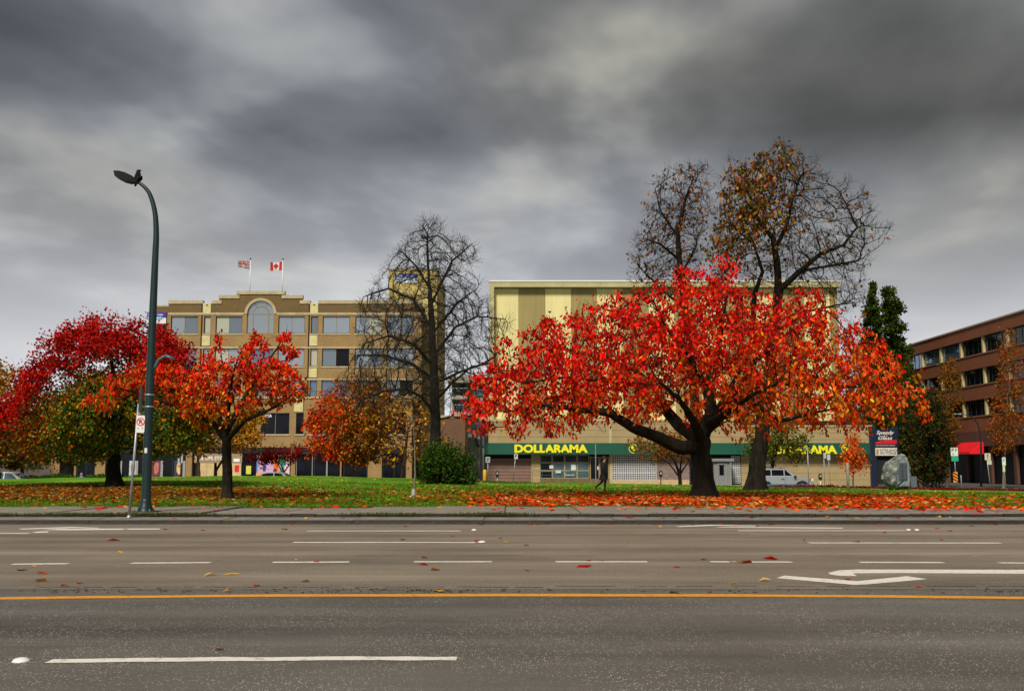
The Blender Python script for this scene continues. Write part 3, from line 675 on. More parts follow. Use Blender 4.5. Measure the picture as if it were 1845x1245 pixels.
for a, b_ in ((366, 381), (559, 574)):
    xa, xb = PX(a, 546, YU), PX(b_, 546, YU)
    for zt, zb in ((PZ(546.5, YU), zr[0][1] + .3), (zr[0][0] - .22, zr[1][1] + .3), (zr[1][0] - .22, zr[2][1] + .3)): MB().box(xa + .02, xb - .02, YU - .10, YU - .002, zb, zt).build('pilaster', PIL, ob)
    mm = MB(); xm = (xa + xb) / 2; mm.box(xm - .1, xm + .1, YU - .12, YU - .10, PZ(551, YU), PZ(549, YU)); mm.build('pilaster_vent', DARK, ob)
    MB().box(xa - .16, xa + .01, YU - .004, YU + .02, zr[2][0], PZ(546.5, YU) - .1).build('downpipe_groove', DARK, ob)
for j, (z0, z1) in enumerate(zr):
    for i, (a, b_, n) in enumerate(xc_):
        if i == 3 and j == 0: continue
        window(ob, a, b_, z0, z1, YU, n or 2, pm=(GLASS if (j < 1 or (j == 1 and (i * 7) % 3)) else GLASSB))
# arched window
wf = MB(); wf.disc((axc, zsp), ar, YU + .16, YU + .26, 18, 0, math.pi, ar - .09).disc((axc, zsp), ar * .6, YU + .16, YU + .26, 16, 0, math.pi, ar * .6 - .08)
za = zr[0][0]
for xv in (ax0, ax1 - .09, axc - ar * .6, axc + ar * .6 - .08): wf.box(xv, xv + .09, YU + .161, YU + .259, za, zsp)
wf.box(ax0, ax1, YU + .163, YU + .257, zsp - .05, zsp + .05).box(ax0, ax1, YU + .163, YU + .257, za, za + .08)
for an in (math.pi / 3, 2 * math.pi / 3):
    c_, s_ = math.cos(an), math.sin(an); wf.tube([(axc + ar * .58 * c_, YU + .21, zsp + ar * .58 * s_), (axc + ar * .97 * c_, YU + .21, zsp + ar * .97 * s_)], .04, 4)
wa = wf.build('window', MULL, ob); wa['label'] = 'tall arched window with fanlight'
for a0, a1, r1, r0 in ((0, math.pi, ar * .56, None), (0, math.pi / 3, ar * .95, ar * .61), (math.pi / 3, 2 * math.pi / 3, ar * .95, ar * .61), (2 * math.pi / 3, math.pi, ar * .95, ar * .61)):
    MB().disc((axc, zsp), r1, YU + .20, YU + .22, 12, a0, a1, r0).build('pane', GLASS, wa)
for a, b_ in ((ax0 + .05, axc - ar * .6), (axc - ar * .58, axc + ar * .58), (axc + ar * .6, ax1 - .05)): MB().box(a, b_, YU + .2, YU + .22, za + .05, zsp - .04).build('pane', GLASS, wa)
# left wing set back
YW = 121.
xa, xb = PX(268, 600, YW), PX(306, 600, YW)
MB().box(xa, xb, YW, YW + 16, GZ, PZ(551, YW)).build('side_wing', TAN, ob); MB().box(xa - .06, xb, YW - .08, YW + 16, PZ(553, YW), PZ(550, YW)).build('coping', STONE, ob); MB().box(xa + .01, xb, YW - .03, YW, PZ(566, YW), PZ(553, YW)).build('wing_parapet', BRN, ob)
window(ob, PX(283, 585, YW) , PX(300, 585, YW), PZ(612, YW), PZ(583, YW), YW - .3, 1, pm=GLASSD)
# stair tower
YT = 119.5; TOW = mat('tower_stucco', (.54, .42, .14), .85, var=.25, vscale=.7, bump=.15)
tx0, tx1 = PX(699, 600, YT), PX(787, 600, YT); ztw = PZ(487, YT)
MB().box(tx0, tx1, YT, YT + 15, GZ, ztw).build('stair_tower', TOW, ob)
MB().box(tx0 - .06, tx1 + .06, YT - .06, YT + 15.06, ztw, ztw + .14).build('tower_coping', STONE, ob)
m = MB(); m.box(tx0 + .55, tx0 + .62, YT - .012, YT, GZ, ztw).box(tx1 - .62, tx1 - .55, YT - .012, YT, GZ, ztw); m.build('tower_joint', BRN, ob)
# lower two floors, stepping forward with a terrace on top
lx0, lx1 = PX(92, 760, YL), PX(742, 760, YL); zt4 = PZ(718, YL); zg = PZ(806, YL)
lcols = []
for a, b_, n in cols + [(250, 298, 2), (240, 228, 0)]:
    if b_ < a: continue
    lcols.append((922 + (a - 922) * YU / YL, 922 + (b_ - 922) * YU / YL, n or 2))
lcols += [(140 + 56 * k, 186 + 56 * k, 2) for k in range(0, 1)]
lop = [(PX(a, 760, YL), PX(b_, 760, YL), PZ(782, YL), PZ(744, YL)) for a, b_, n in lcols if PX(b_, 760, YL) < lx1]
facade('lower_wall', TAN, ob, lx0, lx1, zg, zt4, YL, lop, None, .4)
for k, (a, b_, z0, z1) in enumerate(lop): window(ob, a, b_, z0, z1, YL, lcols[k][2], pm=GLASSD)
MB().box(lx0 + .2, lx1 - .2, YL + .5, YU + .5, GZ, zt4 - .3).build('lower_core', DARK, ob)
MB().box(lx0 - .05, lx1 + .05, YL - .08, YL + .45, zt4, zt4 + .16).build('terrace_coping', STONE, ob); MB().box(lx0, lx1, YL + .4, YU, zt4 - .28, zt4 - .1).build('terrace', STONE, ob)
for v in (530, 312):
    MB().box(PX(v, 740, YL), PX(v + 16, 740, YL), YL - .09, YL - .002, PZ(742, YL), zt4 - .004).build('pilaster', PIL, ob)
m = MB(); zra = zt4 + .75
m.tube([(lx0, YL + .3, zra), (lx1, YL + .3, zra)], .025, 5)
xx = lx0
while xx < lx1: m.tube([(xx, YL + .3, zt4 + .1), (xx, YL + .3, zra)], .018, 4); xx += 1.5
m.build('terrace_rail', FRAME, ob)
# street level: piers, shopfront glass, fascia
for a, b_ in ((92, 108), (132, 138), (172, 190), (335, 346), (404, 409), (524, 532), (663, 688), (732, 742)):
    MB().box(PX(a, 830, YL), PX(b_, 830, YL), YL - .05, YL + .6, GZ, zg + .002).build('pier', TAN, ob)
MB().box(lx0, lx1, YL + .06, YL + .42, PZ(816, YL), zg).build('shop_soffit', DARK, ob)
def shop(a, b_, top, bot, mt, n=1, fm=FRAME, pm=GLASSD): return window(ob, PX(a, 830, YL), PX(b_, 830, YL), PZ(bot, YL), PZ(top, YL), YL + .1, n, fm, mt, None, .05, fm)
ZB = 864
ALU = mat('aluminium', (.45, .46, .46), .4, metal=.7)
for a, b_, n in ((108, 131, 1), (139, 171, 2), (191, 262, 3), (262, 335, 3), (533, 563, 1), (565, 588, 1), (590, 613, 1), (619, 662, 2), (689, 731, 2)): shop(a, b_, 816, ZB, GLASSD, n, ALU if a in (533,) else FRAME)
for a in (588, 613): MB().box(PX(a, 830, YL), PX(a + 2.5, 830, YL), YL, YL + .1, GZ, PZ(816, YL)).build('shop_post', ALU if a == 588 else TAN, ob)
BOARD = mat('plywood_tan', (.55, .42, .2), .8, var=.2, vscale=1.2)
for a, b_, t_ in ((361, 373, 834), (373.4, 386, 834), (391, 403, 834), (417, 435, 834)): MB().box(PX(a, 830, YL), PX(b_, 830, YL), YL - .02, YL + .1, GZ, PZ(t_, YL)).build('board_panel', BOARD, ob)
MB().box(PX(350, 830, YL), PX(436, 830, YL), YL + .0, YL + .3, PZ(833.5, YL), PZ(817, YL)).build('shop_fascia', mat('fascia_brown', (.30, .22, .12), .8), ob)
LW = mat('letter_white', (.8, .8, .78), .5); LB = mat('letter_black', (.012, .012, .012), .5); LR = mat('sign_red', (.65, .01, .012), .5)
f_ = MB().box(PX(436, 830, YL), PX(462, 830, YL), YL + .02, YL + .25, GZ, PZ(816, YL)).build('shop_door', GLASSD, ob); text_obj('lettering', 'THE UPS STORE', PX(382, 826, YL), PZ(825.5, YL), YL - .01, 3.4, .38, LW, ob, bold=.02)
for a, b_, c, d, mt in ((423.5, 431, 838, 850, LR), (444, 453, 839, 854, mat('poster_yellow', (.6, .6, .08), .6)), (421, 432, 826, 832, LW)):
    MB().box(PX(a, 830, YL), PX(b_, 830, YL), YL - .05, YL - .022, PZ(d, YL), PZ(c, YL)).build('notice', mt, ob)
text_obj('lettering', 'YOGA', PX(481, 748, YL), PZ(749, YL), YL + .12, .95, .32, LW, ob, bold=.03)
# posters in the windows
def blob(cx_, cz_, rx, rz, k=12, j=.2): return [(cx_ + rx * math.cos(a) * R.uniform(1 - j, 1 + j), cz_ + rz * math.sin(a) * R.uniform(1 - j, 1 + j)) for a in [2 * math.pi * q_ / k for q_ in range(k)]]
for a, b_, bg, fg in ((205, 217, (.25, .2, .16), (.55, .42, .32)), (232, 246, (.42, .5, .52), (.3, .14, .06)), (272, 291, (.12, .02, .03), (.42, .14, .12)), (313, 331, (.02, .03, .06), (.62, .38, .16))):
    xa, xb = PX(a, 845, YL), PX(b_, 845, YL); za_, zb_ = PZ(862, YL), PZ(830, YL)
    p = MB().box(xa, xb, YL + .10, YL + .13, za_, zb_).build('poster', mat('poster_%d' % a, bg, .6, var=.4, vscale=3), ob)
    MB().prism(blob((xa + xb) / 2, (za_ + zb_) / 2 + .15, (xb - xa) * .26, .62), YL + .085, YL + .099).build('portrait', mat('portrait_%d' % a, fg, .7, var=.4, vscale=5), p)
    MB().box(xb - .12, xb + .12, YL + .07, YL + .12, za_, zb_).build('poster_frame', ALU, p)
# mural
xa, xb = PX(462, 840, YL), PX(522, 840, YL); za_, zb_ = GZ, PZ(819, YL); wm = xb - xa; hm = zb_ - za_
mu = MB().box(xa, xb, YL - .03, YL + .1, za_, zb_).build('mural', mat('mural_lilac', (.55, .36, .62), .6, var=.15, vscale=4), ob); mu['label'] = 'lilac mural with orange and green shapes'
for k, (pts, c) in enumerate(([[(0, 0), (.04, 0), (.04, 1), (0, 1)], (.04, .2, .5)], [[(.0, .25), (.5, .25), (.55, .38), (.25, .42), (.0, .4)], (.8, .33, .03)], [[(.38, 1), (.62, 1), (.70, .35), (.55, .3), (.5, .7)], (.75, .17, .02)], [[(.68, .3), (.82, .3), (.84, .62), (.95, 1), (.72, 1), (.66, .8), (.74, .6)], (.01, .34, .16)], [[(.86, .3), (1, .3), (1, 1), (.97, 1), (.85, .6)], (.66, .52, .6)], [[(.2, .45), (.28, .45), (.3, .62), (.24, .72), (.19, .6)], (.03, .03, .16)], [[(.5, .45), (.6, .4), (.62, .52), (.54, .56)], (.12, .02, .02)], [[(.06, .8), (.34, .9), (.3, 1), (.06, 1)], (.75, .2, .03)])):
    MB().prism([(xa + u * wm, za_ + v * hm) for u, v in pts], YL - .036 - k * .003, YL - .028).build('mural_shape', mat('mural_c%d' % k, c, .6), mu)
# lease banners
def lease(name, a, b_, c, d, Y, lab):
    zt_, zb_ = PZ(c, Y), PZ(d, Y); xa, xb = PX(a, c, Y), PX(b_, c, Y); h = zt_ - zb_; t = MB().box(xa, xb, Y - .06, Y, zb_, zt_).build(name, mat('banner_white', (.7, .72, .72), .6)); tag(t, lab, 'sign')
    MB().box(xa + .002, xb - .002, Y - .075, Y - .058, zt_ - h * .5, zt_ - .002).build('heading_field', mat('banner_navy', (.035, .02, .30), .5), t)
    MB().box(xa + .001, xa + (xb - xa) * .8, Y - .08, Y - .0585, zt_ - h * .68, zt_ - h * .38).build('cyan_field', mat('banner_cyan', (.02, .32, .72), .5), t)
    text_obj('lettering', 'Office for Lease', (xa + xb) / 2 - (xb - xa) * .06, zt_ - h * .21, Y - .085, (xb - xa) * .78, h * .2, LW, t, .02, .01); text_obj('lettering', 'AVAILABLE', xa + (xb - xa) * .4, zt_ - h * .53, Y - .09, (xb - xa) * .7, h * .16, LW, t, .02, .01)
lease('lease_banner', 265.5, 300, 562.5, 583, YW - .1, 'navy and cyan lease banner on the set-back side wing')
lease('lease_banner', 711.5, 752.5, 493.5, 510, YT - .02, 'navy and cyan lease banner high on the stair tower')
# flags
def flagpole(px, pyt, pyb, Y, lab, which):
    b_ = P(px - 1.2, pyb, Y); tp = P(px, pyt, Y); zb = PZ(526, YU) + .1
    t = thing('flagpole', (b_.x, Y, zb - .02), lab, 'flagpole', None); MB().tube([(b_.x, Y, zb - .6), (b_.x, Y, tp.z)], [.07, .04], 8).build('pole', mat('pole_white', (.75, .75, .73), .4), t, True)
    MB().lathe(b_.x, Y, [(.02, tp.z - .02), (.1, tp.z + .06), (.1, tp.z + .14), (.02, tp.z + .22)], 8).build('finial', FRAME, t, True)
    Wd, Hd = 1.5, .98; z0 = tp.z - .15
    FR, FWm, FB, FO = mat('flag_red', (.42, .006, .010), .7), mat('flag_white', (.60, .58, .56), .7), mat('flag_blue', (.012, .014, .09), .7), mat('flag_gold', (.72, .30, .03), .7)
    def cloth(u, v): # u from hoist outward, v downwards
        k = (.55 if which else .9); return (b_.x - .05 - u * Wd * .92, Y - .03 + .18 * math.sin(u * 7 + v * 2) * u, z0 - v * Hd * (1 - .35 * u * (1 - which)) - (.12 * u + .14 * math.sin(u * 3.1)) * (1 if which else -.1) * k)
    def patch(name, f, mt, nu=16, nv=10, off=0.):
        V_ = []; Fq = []
        for i in range(nu):
            for j in range(nv):
                u, v = (i + .5) / nu, (j + .5) / nv
                if not f(u, v): continue
                n_ = len(V_); 
                for s in (1, -1):
                    for (a, c) in ((i, j), (i + 1, j), (i + 1, j + 1), (i, j + 1)): p = cloth(a / nu, c / nv); V_.append((p[0], p[1] + s * .012, p[2]))
                Fq += [(n_, n_ + 1, n_ + 2, n_ + 3), (n_ + 7, n_ + 6, n_ + 5, n_ + 4)]
        m_ = MB(); m_.v = V_; m_.f = Fq; o_ = m_.build(name, mt, fl); o_['kind'] = 'stuff'; return o_
    fl = MB().tube([cloth(0, 0), cloth(0, 1)], .02, 5).build('flag', FWm, t)
    if which:
        leafp = lambda u, v: abs(u - .5) + abs(v - .47) * .62 < .21 or (abs(u - .5) < .02 and v < .9 and v > .4)
        patch('red_field', lambda u, v: u < .25 or u > .75, FR); patch('white_field', lambda u, v: .25 < u < .75 and not leafp(u, v), FWm, 32, 20); patch('maple_leaf', lambda u, v: .25 < u < .75 and leafp(u, v), FR, 32, 20)
    else:
        def cls(u, v):
            if v < .42:
                w = v / .42; d1 = min(abs(w - u), abs(1 - w - u))
                if abs(w - .5) < .15 or abs(u - .5) < .08: return 0
                if abs(w - .5) < .2 or abs(u - .5) < .11: return 1
                return 0 if d1 < .08 else 1 if d1 < .11 else 2
            if math.hypot((u - .55) * 1.6, v - .72) < .24: return 3
            return 1 if int((v + .03 * math.sin(u * 12)) * 13) % 3 == 1 else 2
        for k, (nm, mt) in enumerate((('red_field', FR), ('white_field', FWm), ('blue_field', FB), ('gold_sun', FO))): patch(nm, lambda u, v, k=k: cls(u, v) == k, mt, 30, 26)
flagpole(451, 468.5, 526, YU + 1.5, 'white flagpole with blue, red and gold wavy-striped flag on the parapet', 0)
flagpole(509.5, 469, 526, YU + 1.5, 'white flagpole with red and white maple leaf flag on the parapet', 1)

# ---------------- small brick annex and balcony flats between the two big blocks
YA = 118.
an = thing('brick_annex', (PX(815, 800, YA), YA, GZ), 'low reddish brown brick building beside the office stair tower', 'building')
MB().box(PX(786, 800, YA) , PX(838, 800, YA), YA, YA + 8, GZ, PZ(752, YA)).build('wall', brickmat('brick_red', (.16, .075, .04), (.13, .06, .032), (.12, .08, .05)), an); MB().box(PX(784, 752, YA), PX(840, 752, YA), YA - .1, YA + 8, PZ(753, YA), PZ(748, YA)).build('coping', STONE, an)
YB = 150.
fb = thing('flats_building', (PX(855, 800, YB), YB, GZ), 'pale green flats with stacked balconies behind the gap between buildings', 'building')
GRN = mat('render_pale', (.34, .36, .28), .85, var=.15, vscale=.8)
xa, xb, xd = PX(812, 700, YB), PX(842, 700, YB), PX(905, 700, YB)
MB().box(xa, xd, YB + 2.5, YB + 14, GZ, PZ(684, YB)).build('wall', GRN, fb)
MB().prism([(xa - .4, PZ(689, YB)), (xb + .3, PZ(689, YB)), (xb + .3, PZ(679, YB)), (xa - .4, PZ(679, YB))], YB - .3, YB + 3).build('roof', mat('roof_tan', (.4, .36, .26), .8), fb)
MB().prism([(xb + .3, PZ(679, YB)), (xd, PZ(704, YB)), (xd, PZ(707, YB)), (xb + .3, PZ(684, YB))], YB + 1, YB + 9).build('sloped_roof', mat('roof_tan2', (.3, .26, .2), .8), fb)
for k, (t_, b__) in enumerate(((712, 719), (742, 748), (782, 788), (820, 826))):
    bal = MB().box(xa, xb + (0 if k < 1 else 1.2), YB, YB + 2.5, PZ(b__, YB), PZ(t_, YB)).build('balcony', mat('slab_pale', (.46, .46, .42), .8), fb); rl = MB()
    for q_ in range(9): rl.tube([(xa + (xb - xa) * q_ / 8, YB + .08, PZ(t_, YB)), (xa + (xb - xa) * q_ / 8, YB + .08, PZ(t_, YB) + 1.0)], .02, 4)
    rl.tube([(xa, YB + .08, PZ(t_, YB) + 1), (xb, YB + .08, PZ(t_, YB) + 1)], .03, 4); rl.build('railing', ALU, bal)
    window(fb, xa + .4, xb - .4, PZ(t_, YB) + .05, PZ(t_, YB) + 2.1, YB + 2.35, 2, pm=GLASSB, sill=None, rec=.02)
for t_ in (698, 728, 758, 790): window(fb, xb + 1.2, xb + 2.6, PZ(t_ + 14, YB), PZ(t_, YB), YB + 2.3, 1, FRAME, GLASSB, None, .02)

# ---------------- discount store with striped metal upper wall
YD = 100.
ds = thing('store_building', (PX(1200, 800, YD), YD, GZ), 'cream and olive striped store building with green sign band', 'building')
CRM = mat('metal_cream', (.72, .64, .29), .6, var=.10, vscale=1.4, stretch=(1.5, 1, .12)); OLV = mat('metal_olive', (.31, .245, .085), .6, var=.12, vscale=1.4, stretch=(1.5, 1, .12)); CAP = mat('cap_olive', (.44, .39, .20), .7, var=.2, vscale=.9); WHT = mat('flashing_white', (.75, .73, .62), .5)
dx0, dx1 = PX(881, 640, YD), PX(1516, 640, YD); zd = PZ(506, YD); zp = PZ(766, YD)
MB().box(dx0 + .2, dx1, YD + .75, YD + 30, GZ, zd - .3).build('core', CAP, ds)
edges = [890, 934.5, 983, 1030.5, 1077]
while edges[-1] < 1516: edges.append(edges[-1] + 47.2)
edges[-1] = 1516
for k in range(len(edges) - 1):
    a, b_ = PX(edges[k], 640, YD), PX(edges[k + 1], 640, YD); m = MB(); nrib = 9; w = (b_ - a - .02) / nrib
    for q_ in range(nrib): m.box(a + q_ * w + .004, a + (q_ + 1) * w - .05, YD + .55, YD + .75, zp, zd - .7); m.box(a + (q_ + 1) * w - .05, a + (q_ + 1) * w + .004, YD + .575, YD + .75, zp, zd - .7)
    m.build('wall_panel', CRM if k % 2 == 0 else OLV, ds)
MB().box(dx0, PX(890, 640, YD), YD - .1, YD + .78, zp - 1.6, zd - .62).build('edge_frame', CAP, ds); MB().box(dx0, dx1 + .1, YD - .1, YD + .8, zd - .62, zd - .12).build('top_frame', CAP, ds); MB().box(dx0 - .06, dx1 + .16, YD - .16, YD + .9, zd - .12, zd + .02).build('flashing', WHT, ds)
# podium
SID = mat('siding_tan', (.36, .27, .13), .8, var=.12, vscale=.7); SIDM = mat('siding_mauve', (.20, .115, .085), .8, var=.15, vscale=.8); GRNF = mat('fascia_green', (.004, .085, .048), .5, var=.12, vscale=.7); YEL = mat('letter_yellow', (.86, .78, .015), .45)
YP_ = 99.
def boards(a, b_, top, bot, step, m_, Y=YP_, sp=.02):
    xa, xb = PX(a, 820, Y), PX(b_, 820, Y); z = PZ(bot, Y); zt_ = PZ(top, Y)
    while z < zt_ - .05: MB().box(xa, xb, Y - R.uniform(0, .006), Y + .2, z, min(z + step - sp, zt_)).build('siding_board', m_, ds); z += step
MB().box(PX(872, 820, YP_), PX(1572, 820, YP_), YP_ + .2, YD + .5, GZ, PZ(758, YP_)).build('podium_core', DARK, ds)
boards(880, 957, 755, 799, .62, SID); boards(957, 1100, 752, 799, .62, SID); boards(1100, 1335, 790 - 30, 799, .62, SID); boards(1335, 1572, 768, 876, .62, SID)
MB().box(PX(872, 758, YP_), PX(1335, 758, YP_), YP_ - .06, YD + .6, PZ(759, YP_), PZ(756, YP_)).build('podium_cap', CAP, ds); MB().box(PX(1335, 758, YP_), PX(1573, 758, YP_), YP_ - .08, YD + .6, PZ(769, YP_), PZ(766, YP_)).build('podium_cap', CAP, ds)
YF = YP_ - .9
fas = MB().box(PX(872, 808, YF), PX(1572, 808, YF), YF, YP_ - .01, PZ(818.5, YF), PZ(798, YF)).build('sign_band', GRNF, ds); fas['label'] = 'green sign band with yellow lettering'
text_obj('lettering', 'DOLLARAMA', PX(993, 808, YF), PZ(808.2, YF), YF - .02, PX(1059, 808, YF) - PX(927, 808, YF), PZ(800.5, YF) - PZ(815.8, YF), YEL, fas, .08, .05)
text_obj('lettering', 'DOLLARAMA', PX(1442, 810, YF), PZ(810, YF), YF - .02, PX(1508, 808, YF) - PX(1376, 808, YF), PZ(802, YF) - PZ(817.5, YF), YEL, fas, .08, .05)
for px in (1141, 1524):
    c = (PX(px, 808, YF), PZ(808.3, YF)); m = MB()
    m.disc(c, .42, YF - .05, YF - .002, 16, .5, 4.9, .36).disc(c, .42, YF - .05, YF - .002, 5, 5.5, 6.5, .36)
    m.prism([(c[0] - .1 + .13 * math.cos(a), c[1] + .12 + .17 * math.sin(a)) for a in np.arange(0, 6.28, .6)], YF - .05, YF - .002).prism([(c[0] + .08 + .10 * math.cos(a), c[1] - .12 + .2 * math.sin(a)) for a in np.arange(0, 6.28, .6)], YF - .055, YF - .002)
    m.build('coin_emblem', YEL, fas)
for k in range(15):    # underside joints of the band
    xj = PX(905 + k * 46, 808, YF); MB().box(xj - .012, xj + .012, YF - .004, YF + .01, PZ(818.4, YF), PZ(798.2, YF)).build('band_joint', mat('joint_green', (.002, .05, .03), .6), fas)
# street-level bays
MB().box(PX(880, 840, YP_), PX(957, 840, YP_), YP_ + .1, YP_ + .25, GZ, PZ(826, YP_)).build('loading_door', SIDM, ds)
lm = MB()
for k in range(7): zz = PZ(868 - k * 6, YP_); lm.box(PX(880.5, 840, YP_), PX(956.5, 840, YP_), YP_ + .088, YP_ + .1, zz, zz + .03)
lm.build('door_groove', DARK, ds); boards(957, 973, 819, 876, .62, SID)
MB().box(PX(1098, 840, YP_), PX(1103, 840, YP_), YP_ - .05, YP_ + .2, GZ, PZ(750, YP_)).build('pier', CAP, ds)
BR = mat('frame_bronze', (.42, .28, .11), .55)
xe = [973, 995, 1017.5, 1040, 1062]; ze = [862, 848, 833.5, 819.5]
for i in range(4):
    for j in range(3): window(ds, PX(xe[i], 840, YP_), PX(xe[i + 1], 840, YP_), PZ(ze[j], YP_), PZ(ze[j + 1], YP_), YP_, 1, mat('frame_olive', (.28, .26, .16), .55), GLASSD if j == 2 or i in (0,) else mat('glass_shop', (.05, .10, .12), .08, spec=.9), None, .06)
MB().box(PX(973, 868, YP_), PX(1098, 868, YP_), YP_ - .03, YP_ + .2, GZ, PZ(862.2, YP_)).build('stall_riser', mat('riser_brown', (.16, .1, .05), .85, var=.3, vscale=2), ds)
for a, b_ in ((1063, 1080), (1080.5, 1097)): window(ds, PX(a, 840, YP_), PX(b_, 840, YP_), PZ(866, YP_), PZ(823, YP_), YP_, 1, BR, GLASSD, None, .0)
for a, b_, c, d in ((990, 997, 838, 844), (1001, 1011, 847, 852), (1029, 1037.5, 837, 847), (1076, 1078.5, 840, 846), (1017, 1035, 855, 857)): MB().box(PX(a, 840, YP_), PX(b_, 840, YP_), YP_ - .012, YP_ + .05, PZ(d, YP_), PZ(c, YP_)).build('window_notice', mat('paper_white', (.62, .66, .62), .7), ds)
# handrails by the entrance
hr_ = MB()
for a, b_ in ((960, 973), (973, 1062)):
    for zz in (848, 856): hr_.tube([(PX(a, 850, YP_ - 1.2), YP_ - 1.2, PZ(zz, YP_)), (PX(b_, 850, YP_ - 1.2), YP_ - 1.2, PZ(zz, YP_))], .02, 5)
for a in range(960, 1064, 17): hr_.tube([(PX(a, 850, YP_ - 1.2), YP_ - 1.2, GZ), (PX(a, 850, YP_ - 1.2), YP_ - 1.2, PZ(848, YP_))], .02, 5)
o = hr_.build('handrail', mat('rail_green', (.02, .10, .07), .5)); tag(o, 'green metal handrail in front of the store windows', 'handrail')
# glass block panel
def glassblocks(a, b_, top, bot, nc, nr_, lab):
    xa, xb = PX(a, 840, YP_), PX(b_, 840, YP_); za_, zb_ = PZ(bot, YP_), PZ(top, YP_); g = MB(); fr_ = MB(); w = (xb - xa) / nc; h = (zb_ - za_) / nr_
    fr_.box(xa, xb, YP_ + .06, YP_ + .2, za_, zb_)
    for i in range(nc + 1): fr_.box(xa + i * w - .038, xa + i * w + .038, YP_ - .01, YP_ + .06, za_, zb_)
    for j in range(nr_ + 1): t_ = .07 if j % 4 == 3 else .038; fr_.box(xa, xb, YP_ - .013, YP_ + .06, za_ + j * h - t_, za_ + j * h + t_)
    for i in range(nc):
        for j in range(nr_): g.box(xa + i * w + .03, xa + (i + 1) * w - .03, YP_ + .03, YP_ + .058, za_ + j * h + .03, za_ + (j + 1) * h - .03)
    fr_.build('block_mortar', mat('mortar_pale', (.46, .47, .46), .7, var=.15), ds); o_ = g.build('glass_blocks', mat('glass_block', (.035, .042, .06), .25), ds); o_['kind'] = 'stuff'
glassblocks(1103, 1182, 819, 864, 20, 11, ''); glassblocks(1318, 1333, 822, 870, 4, 12, '')
boards(1103, 1182, 864.2, 876, .62, mat('plinth_tan', (.48, .36, .18), .8, var=.2))
MB().box(PX(1182, 840, YP_), PX(1242, 840, YP_), YP_, YP_ + .2, GZ, PZ(819, YP_)).build('brick_bay', brickmat('brick_mauve', (.24, .16, .13), (.16, .11, .10), (.30, .26, .22), 1, .4, .16), ds); MB().box(PX(1182, 866, YP_), PX(1242, 866, YP_), YP_ - .04, YP_, GZ, PZ(864, YP_)).build('bay_plinth', MATS['plinth_tan'], ds)
window(ds, PX(1243, 840, YP_), PX(1284, 840, YP_), PZ(870, YP_), PZ(820, YP_), YP_, 2, FRAME, GLASSD, None, .05)
# vestibule
YV = 97.; xa, xb = PX(1286, 840, YV), PX(1316, 840, YV); GRY = mat('vestibule_grey', (.20, .21, .20), .6)
v = MB().box(xa, xb, YV, YP_ + .1, GZ, PZ(831, YV)).build('vestibule', GRY, ds); MB().box(xa - .15, xb + .3, YV - .25, YP_, PZ(831, YV), PZ(826, YV)).build('vestibule_roof', ALU, v)
vf = MB()
for a in (1291.5, 1307.5): vf.box(PX(a, 840, YV), PX(a + 1.8, 840, YV), YV - .06, YV - .002, GZ, PZ(835, YV))
vf.box(PX(1291.5, 840, YV), PX(1309.3, 840, YV), YV - .058, YV - .003, PZ(837, YV), PZ(835, YV)).box(PX(1314.5, 840, YV), PX(1317.2, 840, YV), YV - .1, YV + .05, GZ, PZ(831, YV)); vf.build('door_frame', ALU, v)
MB().box(PX(1296, 840, YV), PX(1304, 840, YV), YV - .02, YV - .001, PZ(856, YV), PZ(838, YV)).build('door_glass', GLASSD, v)

# ---------------- brown brick-panel office to the right, along the side street
XR = 52.; y0, y1 = 101., 146.
rb = thing('brown_building', (XR + 4, 120, GZ), 'rust brown panel office block with long window strips and cream columns', 'building')
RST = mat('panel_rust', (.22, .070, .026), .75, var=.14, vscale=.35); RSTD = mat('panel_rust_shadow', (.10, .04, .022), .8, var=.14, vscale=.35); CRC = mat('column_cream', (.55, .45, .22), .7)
RW = [(13.85, 15.7), (10.45, 12.25), (7.0, 8.8)]
MB().box(XR + .9, XR + 26, y0 + .05, y1 - .05, GZ, 16.6).build('core', DARK, rb)
def band(n_, z0, z1, m_=RST):
    y = y0
    while y < y1 - .1: MB().box(XR, XR + .9, y + .015, min(y + 5.8, y1) - .015, z0, z1).build(n_, m_, rb); y += 5.8
band('spandrel_panel', 15.7, 17.05); band('spandrel_panel', 12.25, 13.85); band('spandrel_panel', 8.8, 10.45); band('spandrel_panel', 5.3, 7.0)
MB().box(XR - .12, XR + 26, y0 - .05, y1 + .05, 17.05, 17.22).build('roof_edge', mat('edge_pale', (.42, .3, .24), .7), rb)
for z0, z1 in RW:
    MB().box(XR - .08, XR + .5, y0, y1, z0 - .12, z0).build('ledge', mat('ledge_rust', (.30, .13, .07), .7), rb)
    y = 98.7
    while y < y1:
        MB().box(XR + .12, XR + .7, y - .18, y + .18, z0, z1).build('column', CRC, rb)
        ya, yb = max(y + .18, y0), min(y + 5.8 - .18, y1)
        if yb - ya > 1:
            w = MB().box(XR + .34, XR + .46, ya, yb, z0, z0 + .07).box(XR + .34, XR + .46, ya, yb, z1 - .07, z1).build('window', FRAME, rb); n = 4
            for k in range(n):
                a = ya + (yb - ya) * k / n; c = ya + (yb - ya) * (k + 1) / n
                MB().box(XR + .39, XR + .41, a + .03, c - .03, z0 + .07, z1 - .07).build('pane', GLASSB if (y > 120 and z0 > 13) else GLASSD, w)
                if k: MB().box(XR + .35, XR + .45, a - .03, a + .03, z0 + .07, z1 - .07).build('mullion', FRAME, w)
        y += 5.8
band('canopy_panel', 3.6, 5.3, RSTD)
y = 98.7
while y < y1: MB().box(XR + .3, XR + .9, y - .3, y + .3, GZ, 3.6).build('pier', RSTD, rb); y += 5.8
